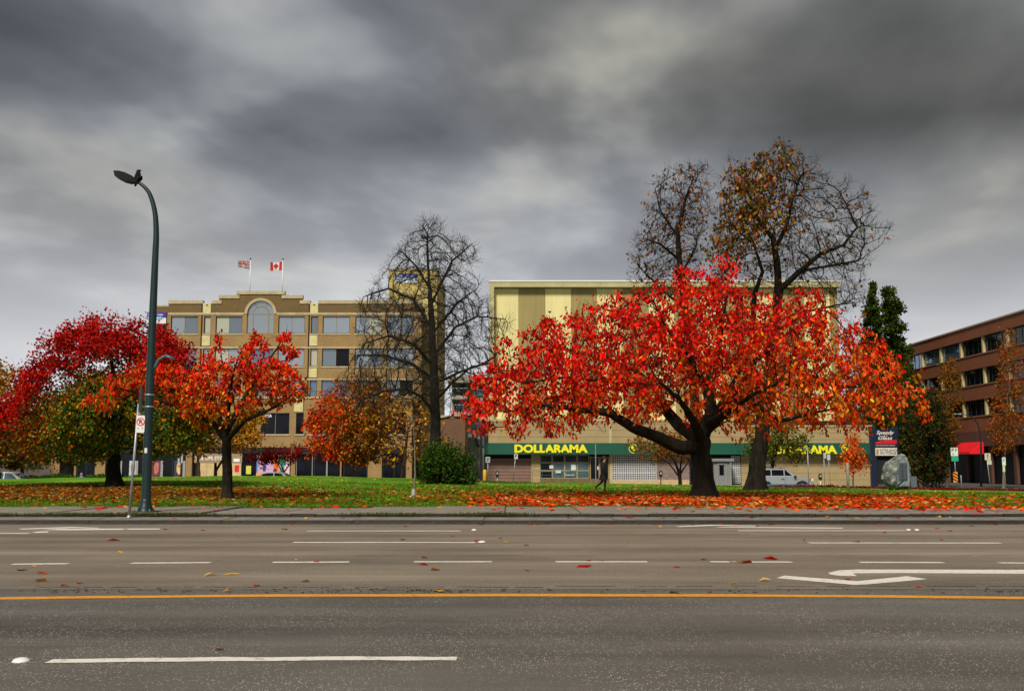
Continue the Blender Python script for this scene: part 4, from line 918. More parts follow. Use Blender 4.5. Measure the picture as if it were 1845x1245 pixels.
MB().box(XR + .6, XR + .66, y0, y1, GZ, 3.6).build('shopfront', mat('glass_shade', (.008, .009, .012), .5, spec=.05), rb)
ya, yb = XR * F / (1768 - 922), XR * F / (1729 - 922)
aw = MB(); aw.v = [(XR - 1.6, ya, 2.75), (XR - 1.6, yb, 2.75), (XR - 1.6, yb, 3.0), (XR - 1.6, ya, 3.0), (XR, ya, 2.75), (XR, yb, 2.75), (XR, yb, 4.1), (XR, ya, 4.1)]
aw.f = [(0, 1, 2, 3), (3, 2, 6, 7), (0, 3, 7, 4), (1, 5, 6, 2), (4, 7, 6, 5), (0, 4, 5, 1)]
o = aw.build('awning', mat('awning_red', (.72, .006, .012), .6, var=.2, vscale=1.5), rb); o['label'] = 'bright red fabric shop awning'
# kerbed bed of red ground cover at the far side street
n = 5000; bx = RN.uniform(18, 40, n); by = 72.5 + RN.uniform(0, 3, n); pts = np.stack([bx, by, Hn(bx, by) + RN.uniform(0, .12, n)], 1)
A = leaf_arrays(pts, RN.normal(0, 1, (n, 3)) + [0, 0, .5], RN.uniform(.08, .2, n), lerp((.10, .008, .012), (.25, .03, .03), RN.uniform(0, 1, n)), LEAF4, RN)
o = link(bpy.data.objects.new('ground_cover', arrmesh('ground_cover', A[0], [A[1]], LM, A[2]))); tag(o, 'low dark red ground cover along the lawn edge', 'ground cover', kind='stuff')

# ================================================================== TREES
def pal(*cs): return [np.array(c) for c in cs]
def choose(cs, w, n, rng): w = np.array(w, float); return np.array(cs)[rng.choice(len(cs), n, p=w / w.sum())]
RED, RED2, ORG, ORG2, YLW, BRNL, OLI, GRN_, CRI = pal((.86, .016, .006), (.56, .010, .008), (.88, .105, .006), (.84, .22, .008), (.80, .44, .02), (.27, .095, .015), (.19, .17, .012), (.045, .10, .010), (.56, .014, .004))
def col_cherry(p, u, v, rng):
    n = len(u); t = np.clip((v - 590) / 200 + np.clip((u - 1180) / 650, -.4, .45) + rng.normal(0, .28, n), 0, 1)
    c = np.where((t < .45)[:, None], choose([RED, RED2, ORG], [6, 2.2, 1.2], n, rng), np.where((t < .8)[:, None], choose([RED, ORG, ORG2, BRNL], [3, 4, 1.3, .6], n, rng), choose([RED, ORG, ORG2, YLW, BRNL], [1.2, 4, 2.4, .7, .9], n, rng)))
    return c
tree('cherry_tree', 'wide spreading cherry tree with scarlet and orange leaves and thick dark trunk', 41., (1268, 896),
     [[(1268, 896, 0, .44), (1267, 850, 0, .38), (1262, 815, 0, .37), (1262, 792, 0, .38)],
      [(1262, 800, 0, .28), (1225, 806, -.4, .27), (1180, 786, -.8, .22), (1140, 770, -1.2, .19), (1100, 744, -1.5, .16), (1040, 737, -1.6, .11), (980, 730, -1.4, .07), (915, 742, -1.0, .03)],
      [(1260, 792, 0, .28), (1222, 766, .6, .24), (1192, 730, 1.2, .19), (1180, 695, 1.6, .14), (1140, 665, 2.2, .09), (1060, 640, 2.8, .04)],
      [(1180, 695, 1.6, .12), (1110, 690, .4, .08), (1020, 680, -.6, .05), (940, 690, -1, .03)],
      [(1265, 785, 0, .30), (1282, 745, -.2, .26), (1276, 700, .2, .2), (1292, 650, .3, .15), (1300, 590, .2, .09), (1310, 530, 0, .04)],
      [(1276, 700, .2, .13), (1240, 640, -1.0, .09), (1200, 590, -1.6, .05), (1180, 550, -1.8, .025)],
      [(1275, 770, 0, .26), (1312, 735, -.6, .22), (1346, 706, -1.0, .17), (1392, 690, -1.4, .13), (1455, 690, -1.7, .09), (1545, 698, -1.6, .04), (1620, 715, -1.2, .025)],
      [(1346, 706, -1.0, .12), (1372, 735, -1.6, .1), (1405, 758, -2.0, .08), (1450, 748, -2.2, .06), (1505, 735, -2.1, .03)],
      [(1312, 735, -.6, .13), (1350, 660, 1.0, .1), (1420, 600, 1.8, .06), (1480, 560, 2.0, .03)],
      [(1262, 790, 0, .2), (1250, 760, -1.8, .15), (1225, 720, -3.4, .1), (1190, 690, -4.6, .05)],
      [(1266, 785, 0, .2), (1290, 745, 2.0, .15), (1320, 690, 3.8, .09), (1350, 640, 5.0, .04)],
      [(1275, 765, 0, .18), (1310, 745, -2.2, .13), (1350, 715, -3.8, .08), (1400, 690, -4.8, .04)]],
     [(822, 752), (838, 712), (862, 668), (882, 634), (918, 610), (955, 588), (970, 566), (1000, 572), (1040, 548), (1062, 545), (1090, 528), (1120, 522), (1150, 524), (1170, 508), (1200, 508), (1215, 484), (1245, 472), (1262, 490), (1290, 468), (1312, 466), (1335, 490), (1350, 520), (1385, 518), (1400, 532), (1440, 520), (1482, 516), (1492, 545), (1518, 565), (1560, 590), (1600, 620), (1640, 650), (1660, 690), (1682, 722), (1672, 742), (1640, 758), (1590, 770), (1530, 782), (1480, 785), (1440, 772), (1390, 785), (1330, 785), (1290, 755), (1220, 740), (1190, 765), (1120, 765), (1080, 782), (1030, 790), (980, 782), (930, 785), (890, 775), (850, 785)],
     6.2, 5200, .24, 1.5, .34, .40, .006,
     dict(n=27000, size=.172, tmpl=LEAF8, clump=1.1, fill=.46, hang=.74, col=col_cherry, spread=.10, rmax=.03, nbias=(0, -.9, .2)), big=300, grav=(0, 0, .04), twigs=(1, .55, .25, 2), seed=3, crown_name='foliage')
def keep_cat(u, v):
    g = np.exp(-((u - 1350) / 55) ** 2 - ((v - 345) / 70) ** 2) * 1.4 + np.exp(-((u - 1300) / 45) ** 2 - ((v - 440) / 35) ** 2) * .8 + np.exp(-((u - 1400) / 40) ** 2 - ((v - 275) / 28) ** 2)
    return np.clip(g + .045, 0, 1)
tree('catalpa_tree', 'tall half-bare tree with brown gold leaves behind the scarlet cherry', 54., (1360, 884),
     [[(1360, 884, 0, .46), (1366, 830, 0, .40), (1374, 780, 0, .36), (1382, 700, 0, .3), (1396, 600, 0, .27), (1402, 525, 0, .24)],
      [(1402, 525, 0, .2), (1400, 470, 0, .17), (1393, 430, 0, .14), (1370, 402, -.2, .11), (1355, 375, -.4, .07), (1345, 330, -.4, .03)],
      [(1400, 450, 0, .12), (1418, 405, .4, .1), (1428, 360, .6, .07), (1442, 318, .8, .03)],
      [(1402, 525, 0, .17), (1440, 490, -.6, .14), (1478, 458, -1, .11), (1520, 442, -1.2, .08), (1545, 410, -1.4, .05), (1520, 360, -1.2, .025)],
      [(1374, 780, 0, .2), (1352, 660, .6, .16), (1360, 530, .8, .13), (1374, 490, .8, .1), (1358, 440, 1, .06), (1310, 400, 1.2, .03)],
      [(1440, 490, -.6, .08), (1490, 480, .4, .06), (1545, 470, .8, .03)], [(1382, 700, 0, .12), (1330, 620, -1, .09), (1290, 520, -1.4, .05)], [(1396, 600, 0, .1), (1460, 560, 1, .07), (1530, 545, 1.4, .03)]],
     [(1268, 455), (1285, 385), (1296, 330), (1306, 290), (1340, 292), (1385, 266), (1410, 252), (1442, 270), (1490, 292), (1500, 330), (1522, 318), (1562, 332), (1582, 370), (1590, 400), (1609, 408), (1600, 432), (1576, 446), (1570, 472), (1560, 500), (1566, 545), (1540, 575), (1500, 560), (1450, 540), (1380, 525), (1290, 510)],
     4.0, 2800, .27, 1.6, .36, .42, .0052,
     dict(n=3000, size=.23, tmpl=LEAF5, hang=.8, keep=keep_cat, spread=.14, rmax=.03, col=lambda p, u, v, rng: choose([BRNL * .7, OLI * .6, ORG2 * .55, YLW * .7], [6, 3, 2, .9], len(u), rng)), twigs=(4, .6, .35, 3), seed=5, jit=.35, crown_name='foliage')
tree('tall_tree', 'tall narrow nearly leafless tree standing left of the brown gold one', 57., (1264, 882),
     [[(1264, 882, 0, .3), (1255, 760, 0, .26), (1242, 600, 0, .2), (1226, 500, 0, .17), (1221, 420, 0, .13), (1236, 355, .2, .07), (1250, 320, .3, .03)],
      [(1222, 470, 0, .08), (1190, 440, -.6, .06), (1160, 430, -1, .03)], [(1221, 430, 0, .07), (1190, 380, .5, .05), (1180, 340, .8, .025)], [(1236, 560, 0, .09), (1190, 520, -.5, .06), (1150, 480, -.8, .03)], [(1226, 500, 0, .07), (1255, 440, .8, .04)]],
     [(1130, 505), (1132, 455), (1150, 400), (1165, 362), (1180, 312), (1220, 292), (1268, 288), (1286, 302), (1280, 322), (1294, 345), (1284, 400), (1272, 455), (1262, 520), (1200, 540), (1150, 530)],
     2.8, 1500, .26, 1.5, .36, .28, .0052, dict(n=520, size=.24, tmpl=LEAF5, hang=.85, spread=.12, rmax=.03, col=lambda p, u, v, rng: choose([BRNL, BRNL * .6, ORG2 * .6], [5, 4, 1], len(u), rng)), twigs=(4, .6, .3, 3), seed=8, jit=.35, crown_name='foliage')
tree('linden_tree', 'bare linden tree with straight trunk rising out of the dark green shrub', 61., (786, 869),
     [[(786, 869, 0, 0.357), (785, 800, 0, 0.306), (784, 740, 0, 0.281), (781, 660, 0, 0.230), (777, 560, 0, 0.162), (771, 480, 0, 0.068), (770, 420, 0, 0.025)],
      [(784, 745, 0, 0.081), (760, 715, -.6, 0.074), (730, 700, -1, 0.056), (690, 705, -1.2, 0.031), (650, 722, -1.2, 0.019)], [(782, 680, 0, 0.074), (740, 655, .8, 0.062), (690, 640, 1.2, 0.037), (640, 640, 1.4, 0.019)], [(781, 660, 0, 0.081), (745, 620, -1, 0.062), (700, 605, -1.6, 0.037), (655, 620, -1.8, 0.019)],
      [(783, 690, 0, 0.081), (830, 670, -1, 0.062), (872, 655, -1.4, 0.037), (905, 630, -1.5, 0.019)], [(784, 720, 0, 0.068), (815, 690, 1, 0.056), (850, 660, 1.6, 0.031), (890, 655, 2, 0.019)], [(780, 640, 0, 0.074), (820, 590, .6, 0.056), (860, 570, .9, 0.037), (910, 575, 1, 0.019)], [(778, 590, 0, 0.062), (745, 540, .5, 0.050), (700, 520, .8, 0.031), (655, 535, 1, 0.015)],
      [(776, 550, 0, 0.062), (800, 500, -.6, 0.050), (815, 470, -.8, 0.037), (850, 440, -1, 0.019)], [(774, 520, 0, 0.050), (750, 480, -.5, 0.037), (725, 455, -.7, 0.019)], [(785, 760, 0, 0.062), (815, 750, 1, 0.050), (840, 755, 1.5, 0.025)], [(779, 600, 0, 0.056), (825, 545, -1.5, 0.037), (860, 520, -2, 0.019)]],
     [(768, 386), (795, 398), (812, 418), (856, 428), (868, 470), (852, 498), (880, 540), (915, 575), (926, 600), (905, 640), (885, 690), (862, 725), (830, 735), (800, 745), (760, 745), (715, 745), (665, 745), (615, 735), (600, 700), (622, 650), (650, 620), (640, 580), (640, 540), (670, 510), (690, 482), (712, 450), (740, 410)],
     4.2, 2500, .27, 1.7, .38, .36, .0066, None, BARK3, twigs=(5, .75, .22, 3), seed=13, jit=.3)
o = MB(); nb = P(766, 428, 61.)
for k in range(90):
    d = Vector((R.gauss(0, 1), R.gauss(0, 1), R.gauss(0, .7))).normalized() * R.uniform(.08, .2); e_ = d + Vector((R.gauss(0, .12), R.gauss(0, .12), R.gauss(0, .05))); o.tube([nb + d, nb + e_], .012, 3, False)
o = o.build('bird_nest', BARK); tag(o, 'dark twig nest high in the bare linden tree', 'nest')
def col_small(p, u, v, rng):
    n = len(u); t = np.clip((v - 610) / 170 + rng.normal(0, .22, n), 0, 1)
    return np.where((t < .4)[:, None], choose([RED, ORG, RED2], [5, 3, 2], n, rng), np.where((t < .72)[:, None], choose([ORG, RED, ORG2, BRNL], [5, 3, 2, 1], n, rng), choose([ORG2, BRNL, YLW, OLI], [3, 3, 1, 2], n, rng)))
tree('small_cherry_tree', 'small vase-shaped cherry tree with orange red leaves on slim dark trunk', 38., (410, 898),
     [[(410, 898, 0, .19), (409, 840, 0, .165), (408, 795, 0, .16)], [(408, 795, 0, .12), (384, 762, -.3, .1), (342, 744, -.6, .07), (290, 722, -.8, .04), (220, 700, -1, .02)], [(406, 788, 0, .1), (394, 745, .5, .08), (372, 700, .9, .05), (340, 660, 1.1, .02)], [(410, 785, 0, .12), (426, 742, 0, .09), (450, 700, 0, .07), (482, 655, 0, .04), (516, 600, 0, .015)], [(412, 790, 0, .11), (440, 758, -.5, .08), (486, 738, -.8, .05), (545, 700, -1, .015)], [(409, 780, 0, .1), (412, 730, -.9, .07), (420, 670, -1.4, .04), (440, 620, -1.5, .015)], [(384, 762, -.3, .06), (330, 730, .8, .04), (260, 690, 1.2, .02)], [(450, 700, 0, .04), (440, 650, .8, .025), (462, 594, .9, .012)], [(426, 742, 0, .04), (405, 680, -.4, .03), (392, 600, -.5, .012)], [(450, 700, 0, .03), (470, 660, -.6, .025), (482, 612, -.7, .012)], [(482, 655, 0, .03), (515, 650, .3, .02), (536, 628, .4, .01)], [(486, 738, -.8, .03), (520, 725, -.6, .02), (552, 708, -.6, .01)]],
     [(130, 728), (180, 684), (228, 650), (300, 652), (350, 648), (384, 632), (390, 598), (400, 640), (436, 642), (456, 590), (464, 592), (466, 634), (500, 636), (518, 574), (528, 580), (522, 636), (538, 622), (530, 652), (530, 700), (548, 682), (556, 696), (520, 728), (486, 742), (470, 752), (430, 768), (400, 782), (350, 772), (310, 752), (250, 712), (190, 745)],
     2.5, 2600, .17, 1.1, .24, .17, .0045, dict(n=8000, size=.15, tmpl=LEAF8, clump=1.1, fill=.42, hang=.7, col=col_small, spread=.07, rmax=.02, nbias=(0, -.9, .2)), seed=21, grav=(0, 0, .04), crown_name='foliage')
def col_left(p, u, v, rng):
    n = len(u); top = np.interp(u, [-60, 20, 60, 130, 200, 260, 300, 340, 400], [700, 690, 630, 585, 562, 578, 590, 620, 690]); d = (v - top) / 270 + rng.normal(0, .05, n)
    low = choose([OLI * 1.3, GRN_ * 1.8, BRNL, ORG2 * .8, YLW * .8], [3, 7, .8, 1.4, .9], n, rng); left = choose([ORG, ORG2, BRNL, OLI], [4, 3, 2, 2], n, rng)
    low = np.where(((u < 100) & (rng.uniform(0, 1, n) < np.clip((110 - u) / 110, 0, .85)))[:, None], left, low)
    return np.where((d < .30)[:, None], choose([CRI, RED2, RED * .8, CRI * .6], [4, 3, 2, 1.5], n, rng), np.where((d < .46)[:, None], choose([CRI * .5, GRN_, OLI, BRNL], [3, 3, 2, 2], n, rng), low))
tree('maple_tree', 'broad dome-shaped tree, crimson on top and olive green below', 50., (205, 877),
     [[(205, 877, 0, .34), (205, 840, 0, .3), (206, 800, 0, .28)], [(206, 800, 0, .18), (180, 740, -.5, .14), (140, 680, -1, .08), (90, 650, -1.4, .03)], [(206, 800, 0, .18), (210, 720, .3, .14), (200, 640, .4, .08), (170, 590, .5, .03)], [(206, 800, 0, .17), (240, 740, -.2, .12), (280, 680, -.6, .07), (310, 630, -.8, .03)], [(206, 795, 0, .15), (150, 770, .8, .1), (80, 750, 1.2, .06), (10, 750, 1.4, .03)], [(206, 795, 0, .13), (270, 760, 1, .09), (340, 740, 1.5, .04)], [(206, 790, 0, .14), (190, 740, -2, .1), (160, 690, -3, .05)], [(206, 790, 0, .14), (230, 720, 2, .1), (250, 660, 3, .05)]],
     [(-60, 800), (-40, 740), (0, 705), (30, 670), (60, 632), (82, 604), (118, 588), (140, 570), (165, 561), (200, 564), (225, 575), (255, 574), (290, 588), (325, 614), (365, 660), (395, 720), (395, 780), (340, 812), (290, 822), (250, 812), (200, 815), (150, 832), (80, 835), (30, 822), (-20, 830)],
     4.0, 3400, .26, 1.5, .34, .32, .006, dict(n=62000, size=.15, tmpl=LEAF4, clump=.6, fill=.6, hang=.45, col=col_left, spread=.24, rmax=.03), seed=27, holes=[[(170, 640), (225, 632), (240, 668), (190, 680), (140, 668)], [(110, 668), (150, 665), (150, 690), (60, 720), (50, 705)]], crown_name='foliage')
n = 0
def street_tree(label, Y, base, poly, depth, colf, nl, size, bark=BARK2, rroot=.13, seed=1, natt=700, twigs=None, keep=None, stems=None, name='street_tree', D=.3, hang=.5, group=None):
    bx_, by_ = base; hi = min(p[1] for p in poly); lo = max(p[1] for p in poly); cxm = sum(p[0] for p in poly) / len(poly)
    sd = stems or [[(bx_, by_, 0, rroot), (bx_, (by_ + lo) / 2, 0, rroot * .85), (bx_ * .6 + cxm * .4, lo - 4, 0, rroot * .75), (cxm, (hi + lo * 1.4) / 2.4, 0, rroot * .35)]]
    return tree(name, label, Y, base, sd, poly, depth, natt, D, 1.6, .42, rroot, .008, dict(n=nl, size=size, tmpl=LEAF4, hang=hang, col=colf, spread=.22, rmax=.035, keep=keep, clump=.85, fill=.62) if nl else None, bark, twigs, seed=seed, crown_name='foliage', group=group)
mixc_ = lambda cs, w: (lambda p, u, v, rng: choose(cs, w, len(u), rng))
def col_org(p, u, v, rng):
    n = len(u); t = np.clip((u - 560) / 120 + rng.normal(0, .25, n), 0, 1); return np.where((t < .5)[:, None], choose([ORG, RED, ORG2, BRNL], [6, 2, 2, 1.5], n, rng), choose([ORG2 * .6, BRNL, OLI, YLW * .8], [2, 4, 2, 1], n, rng))
street_tree('orange maple with fiery left side in front of the office block', 84., (640, 876), [(548, 790), (556, 745), (580, 705), (610, 680), (640, 660), (680, 668), (700, 700), (712, 750), (705, 800), (680, 828), (640, 835), (590, 830), (560, 815)], 3.6, col_org, 11000, .24, seed=31, natt=1500, twigs=(2, .6, .2, 2), keep=lambda u, v: np.clip((v - 660) / 90, .03, 1), bark=BARKR)
street_tree('thin street tree with scattered yellow leaves beside the orange maple', 82., (724, 876), [(655, 800), (660, 750), (690, 715), (730, 700), (775, 720), (800, 760), (812, 800), (790, 822), (740, 832), (690, 835)], 3.2, mixc_([YLW, YLW * .7, ORG2, BRNL], [5, 2, 2, 2]), 1150, .24, seed=33, natt=1300, twigs=(2, .5, .1, 2), bark=BARKR)
street_tree('low wine-red Japanese maple in front of the painted mural', 92., (514, 880), [(440, 826), (470, 812), (500, 800), (522, 795), (545, 805), (552, 818), (530, 830), (500, 832), (470, 838)], 2.0, mixc_([CRI * .5, CRI * .35, RED2 * .4], [4, 4, 2]), 2600, .17, seed=35, natt=500, rroot=.09, name='red_maple', stems=[[(514, 880, 0, .09), (512, 850, 0, .08), (505, 835, 0, .05), (480, 820, 0, .02)], [(512, 850, 0, .06), (525, 832, 0, .04), (535, 815, 0, .02)], [(512, 855, 0, .06), (500, 835, .4, .04), (490, 822, .8, .02)]])
street_tree('yellow and orange street tree with reddish trunk by the boarded shopfront', 86., (359, 880), [(300, 790), (310, 745), (345, 720), (390, 725), (410, 770), (400, 812), (350, 826), (310, 815)], 2.6, mixc_([OLI, GRN_, ORG2, BRNL, YLW * .8], [4, 2, 2, 2, 1]), 4200, .22, bark=BARKR, seed=37)
street_tree('street tree with golden and green leaves behind the slim cherry trunk', 88., (389, 880), [(400, 790), (420, 735), (455, 725), (482, 745), (490, 780), (478, 806), (440, 815), (410, 812)], 2.2, mixc_([YLW * .8, ORG2, OLI, BRNL], [3, 3, 3, 1]), 2600, .22, bark=BARKR, seed=39)
street_tree('dark olive street tree with broad trunk behind the dome-shaped tree', 84., (127, 880), [(60, 800), (80, 760), (130, 745), (180, 760), (205, 800), (190, 828), (130, 838), (80, 830)], 3., mixc_([OLI * .7, GRN_, BRNL, ORG * .6], [4, 4, 2, 1]), 3200, .24, rroot=.26, seed=41, bark=BARK2)
street_tree('amber tree at the far edge of the lawn beside the parked car', 78., (-6, 880), [(-50, 800), (-45, 700), (-10, 650), (25, 645), (48, 690), (50, 760), (35, 800), (0, 815)], 3., mixc_([ORG2 * .7, YLW * .6, OLI, BRNL], [3, 2, 3, 2]), 3600, .24, seed=43, rroot=.2)
street_tree('multi-stemmed street tree with tawny foliage in front of the brick bay', 88., (1226, 880), [(1130, 800), (1150, 775), (1190, 766), (1230, 768), (1262, 785), (1268, 815), (1240, 828), (1190, 832), (1150, 825)], 2.6, mixc_([ORG2 * .5, BRNL, OLI], [4, 4, 3]), 2300, .2, bark=BARK, seed=45, rroot=.16, stems=[[(1226, 880, 0, .16), (1225, 855, 0, .14), (1215, 830, 0, .07), (1190, 805, 0, .03)], [(1225, 855, 0, .1), (1228, 825, 0, .06), (1235, 795, 0, .03)], [(1225, 858, 0, .09), (1238, 835, .5, .05), (1252, 810, .6, .03)], [(1225, 860, 0, .08), (1206, 835, -.5, .05), (1165, 810, -.6, .02)]])
street_tree('olive green street tree arching over the silver car', 86., (1388, 884), [(1335, 800), (1350, 770), (1390, 756), (1430, 762), (1462, 785), (1465, 815), (1445, 838), (1410, 826), (1370, 830), (1345, 825)], 2.8, mixc_([OLI * .7, GRN_, OLI, YLW * .5], [4, 4, 3, .7]), 3000, .2, bark=BARK, seed=47, rroot=.18)
street_tree('young bright orange sapling maple beside the white post', 74., (1537, 882), [(1504, 830), (1520, 795), (1535, 772), (1552, 782), (1560, 812), (1564, 838), (1548, 852), (1525, 850)], 1.1, mixc_([ORG, ORG2, ORG * 1.1], [5, 3, 2]), 1300, .17, seed=49, rroot=.05, natt=260, name='sapling', D=.2)
# slim leafless sapling with a white guard
sp_, _ = tree('bare_sapling', 'thin leafless sapling with pale bark and white trunk guard near the sidewalk', 41., (745, 893), [[(745, 893, 0, .045), (748, 850, 0, .036), (747, 800, 0, .03), (744, 760, 0, .02), (742, 738, 0, .01)]], [(725, 760), (735, 735), (750, 732), (762, 755), (758, 790), (735, 795)], .5, 60, .12, .7, .2, .045, .005, None, BARKP, (1, .2, .2, 2), seed=51)
b_ = P(745, 893, 41.); zb = H(b_.x, 41.); MB().lathe(b_.x, 41., [(.085, zb - .02), (.09, zb + .1), (.075, zb + .22), (.06, zb + .3)], 9).build('trunk_guard', mat('guard_white', (.36, .31, .30), .7, var=.2, vscale=8), sp_, True)
# shrub at the foot of the linden
street_tree('dense dark green rounded shrub at the foot of the bare linden', 58.5, (805, 872), [(756, 868), (760, 846), (754, 836), (768, 826), (766, 812), (788, 808), (800, 798), (816, 806), (834, 806), (840, 822), (852, 832), (846, 848), (856, 864), (846, 878), (770, 878)], 1.7, mixc_([GRN_ * .8, GRN_ * 1.3, OLI * .6], [5, 3, 1]), 9000, .15, seed=53, natt=900, rroot=.06, twigs=(2, .5, .25, 2), name='shrub', D=.16, hang=.3, stems=[[(805, 872, 0, .06), (805, 850, 0, .04), (800, 825, 0, .02)], [(805, 868, 0, .04), (780, 845, -.6, .02)], [(805, 868, 0, .04), (832, 845, -.5, .02)], [(805, 868, 0, .04), (806, 850, -1.2, .02)]])
# poplars behind
GP = mixc_([GRN_ * .6, GRN_ * 1.1, OLI * .7], [4, 5, 3])
def poplar(label, Y, base, poly, seed, nl=5200, cf=GP): return street_tree(label, Y, base, poly, 2.6, cf, nl * 3, .36, seed=seed, natt=900, rroot=.25, name='poplar_tree', hang=-.2, stems=[[(base[0], base[1], 0, .25), (base[0], 700, 0, .18), (base[0], min(p[1] for p in poly) + 12, 0, .03)]])
poplar('slim dark green poplar rising behind the striped store', 132., (1573, 880), [(1553, 770), (1553, 640), (1557, 560), (1567, 511), (1580, 510), (1588, 560), (1592, 650), (1596, 770)], 55)
poplar('fuller dark green poplar, the taller neighbour of the slim one', 134., (1606, 880), [(1580, 770), (1582, 620), (1585, 550), (1591, 512), (1601, 516), (1614, 528), (1626, 550), (1634, 600), (1646, 650), (1660, 770)], 57, 6800)
street_tree('bushy green tree between the poplars and the rust brown office', 128., (1640, 880), [(1610, 760), (1612, 690), (1625, 640), (1640, 635), (1652, 660), (1668, 700), (1675, 770), (1650, 800), (1620, 800)], 3., mixc_([GRN_, GRN_ * .6, OLI * .8], [4, 4, 2]), 4200, .3, seed=59, rroot=.2)
street_tree('amber topped street tree in front of the rust brown office', 92., (1706, 880), [(1668, 800), (1672, 740), (1688, 690), (1695, 650), (1712, 634), (1726, 660), (1732, 710), (1735, 770), (1722, 825), (1690, 835)], 2.4, mixc_([ORG2 * .45, BRNL * .8, OLI * .7], [4, 4, 4]), 4300, .2, seed=61, rroot=.12, bark=BARKP)
street_tree('rusty orange birch against the rust brown office windows', 88., (1808, 884), [(1780, 800), (1785, 720), (1795, 640), (1812, 578), (1836, 590), (1850, 680), (1850, 780), (1830, 815), (1795, 815)], 2.2, mixc_([ORG2 * .5, BRNL, ORG * .5, OLI * .7], [4, 3, 2, 2]), 4000, .19, seed=63, rroot=.11, bark=BARKP)
street_tree('dark shaded evergreen bush beside the carved boulder', 86., (1668, 884), [(1632, 860), (1636, 790), (1650, 720), (1675, 690), (1700, 720), (1715, 780), (1718, 850), (1700, 872), (1650, 876)], 2.6, mixc_([GRN_ * .35, OLI * .35, BRNL * .4], [5, 3, 2]), 6500, .24, seed=65, rroot=.15, name='evergreen_bush', natt=1000)
# clipped hedge behind the lawn
n = 5200; bx = RN.uniform(-36, -27, n); by = 79 + RN.uniform(-.6, .6, n); pts = np.stack([bx, by, -.42 + RN.uniform(0, 1, n) ** .6 * 1.15 + .08 * np.sin(bx * 2)], 1)
A = leaf_arrays(pts, RN.normal(0, 1, (n, 3)), RN.uniform(.1, .2, n), lerp(GRN_ * .6, GRN_ * 1.5, RN.uniform(0, 1, n)), LEAF4, RN)
o = link(bpy.data.objects.new('hedge', arrmesh('hedge', A[0], [A[1]], LM, A[2]))); tag(o, 'low clipped green hedge behind the lawn by the office', 'hedge')

# ---------------- fallen leaves
def litter(name, label, xs_, ys_, cols, size, z=None, lift=.03):
    n = len(xs_); zz = (Hn(xs_, ys_) if z is None else z) + RN.uniform(.0, lift, n); ang = RN.uniform(0, 6.28, n)
    ax = np.stack([np.cos(ang), np.sin(ang), RN.normal(.08, .22, n)], 1); T, f = LEAF5; a = nrm(ax); rv = RN.normal(0, .35, (n, 3)) + np.array([0, 0, 1.]); nn = nrm(rv - a * (rv * a).sum(1, keepdims=True)); b = np.cross(a, nn)
    sz = size * RN.uniform(.6, 1.3, n); V = np.stack([xs_, ys_, zz + .012], 1)[:, None] + sz[:, None, None] * (T[None, :, 0, None] * b[:, None] * 1.15 + (T[None, :, 1, None] - .5) * a[:, None] + T[None, :, 2, None] * nn[:, None] * RN.uniform(.2, 2.5, (n, 1, 1)))
    o = link(bpy.data.objects.new(name, arrmesh(name, V.reshape(-1, 3), [(np.arange(n)[:, None, None] * 5 + f[None]).reshape(-1, 3)], LM, np.repeat(np.clip(cols, .004, .9), 5, 0)))); tag(o, label, 'leaves', kind='stuff'); return o
PALE = np.array((.62, .40, .16))
n = 95000; x = RN.uniform(-24, 30, n); y = 31.7 + RN.uniform(0, 1, n) ** 1.2 * 16; px, py = proj(np.stack([x, y, Hn(x, y)], 1))
d = np.exp(-((py - 905) / 7.5) ** 2) * np.clip((px - 830) / 90, 0, 1) * np.clip((1740 - px) / 110, .10, 1) * 1.0
d += .12 * np.exp(-((py - 893) / 10) ** 2) * np.clip((px - 700) / 200, 0, 1) * np.clip((1650 - px) / 150, .1, 1)
k = RN.uniform(0, 1, n) < d; c = choose([RED, ORG, ORG2, PALE, RED2, BRNL], [2.6, 4.2, 2.8, 2.2, 1.2, 2.2], k.sum(), RN) * RN.uniform(.45, 1.2, (k.sum(), 1))
litter('fallen_leaves', 'thick carpet of red and orange fallen leaves along the sidewalk under the wide cherry', x[k], y[k], c, .165, lift=.06)
n = 110000; x = RN.uniform(-26, 4, n); y = 31.7 + RN.uniform(0, 1, n) * 26; px, py = proj(np.stack([x, y, Hn(x, y)], 1))
d = np.exp(-((py - 891) / 9) ** 2) * np.clip((620 - px) / 260, .07, .5) + .07 * np.exp(-((py - 906) / 6) ** 2) + .22 * np.exp(-((py - 880) / 5) ** 2) * np.clip((330 - px) / 100, 0, 1)
k = RN.uniform(0, 1, n) < d; c = choose([ORG * .8, ORG2 * .8, PALE * .8, BRNL, BRNL * .6, RED2 * .8], [2, 2, 1.8, 4, 3, .6], k.sum(), RN) * RN.uniform(.4, 1.1, (k.sum(), 1))
litter('fallen_leaves', 'tawny fallen leaves scattered over grass around the slim cherry', x[k], y[k], c, .16)
n = 2600; x = RN.uniform(-22, 26, n); y = 32 + RN.uniform(0, 1, n) ** .8 * 36; litter('fallen_leaves', 'sparse pale yellow fallen leaves dotted over the open lawn', x, y, choose([YLW, PALE, ORG2, PALE * .7, BRNL], [3, 4, 1, 2, 1.5], n, RN) * RN.uniform(.6, 1.1, (n, 1)), .15)
n = 900; x = np.where(RN.uniform(0, 1, n) < .8, RN.normal(12.5, 4.6, n), RN.uniform(-14, 26, n)); y = 31.65 - np.abs(RN.normal(0, 1.6, n)); k = (y > 27.5); k &= RN.uniform(0, 1, n) < .8; litter('fallen_leaves', 'red and orange fallen leaves blown across the concrete sidewalk', x[k], y[k], choose([RED, ORG, ORG2, PALE], [4, 4, 2, 1], k.sum(), RN), .18, z=.205, lift=.012)
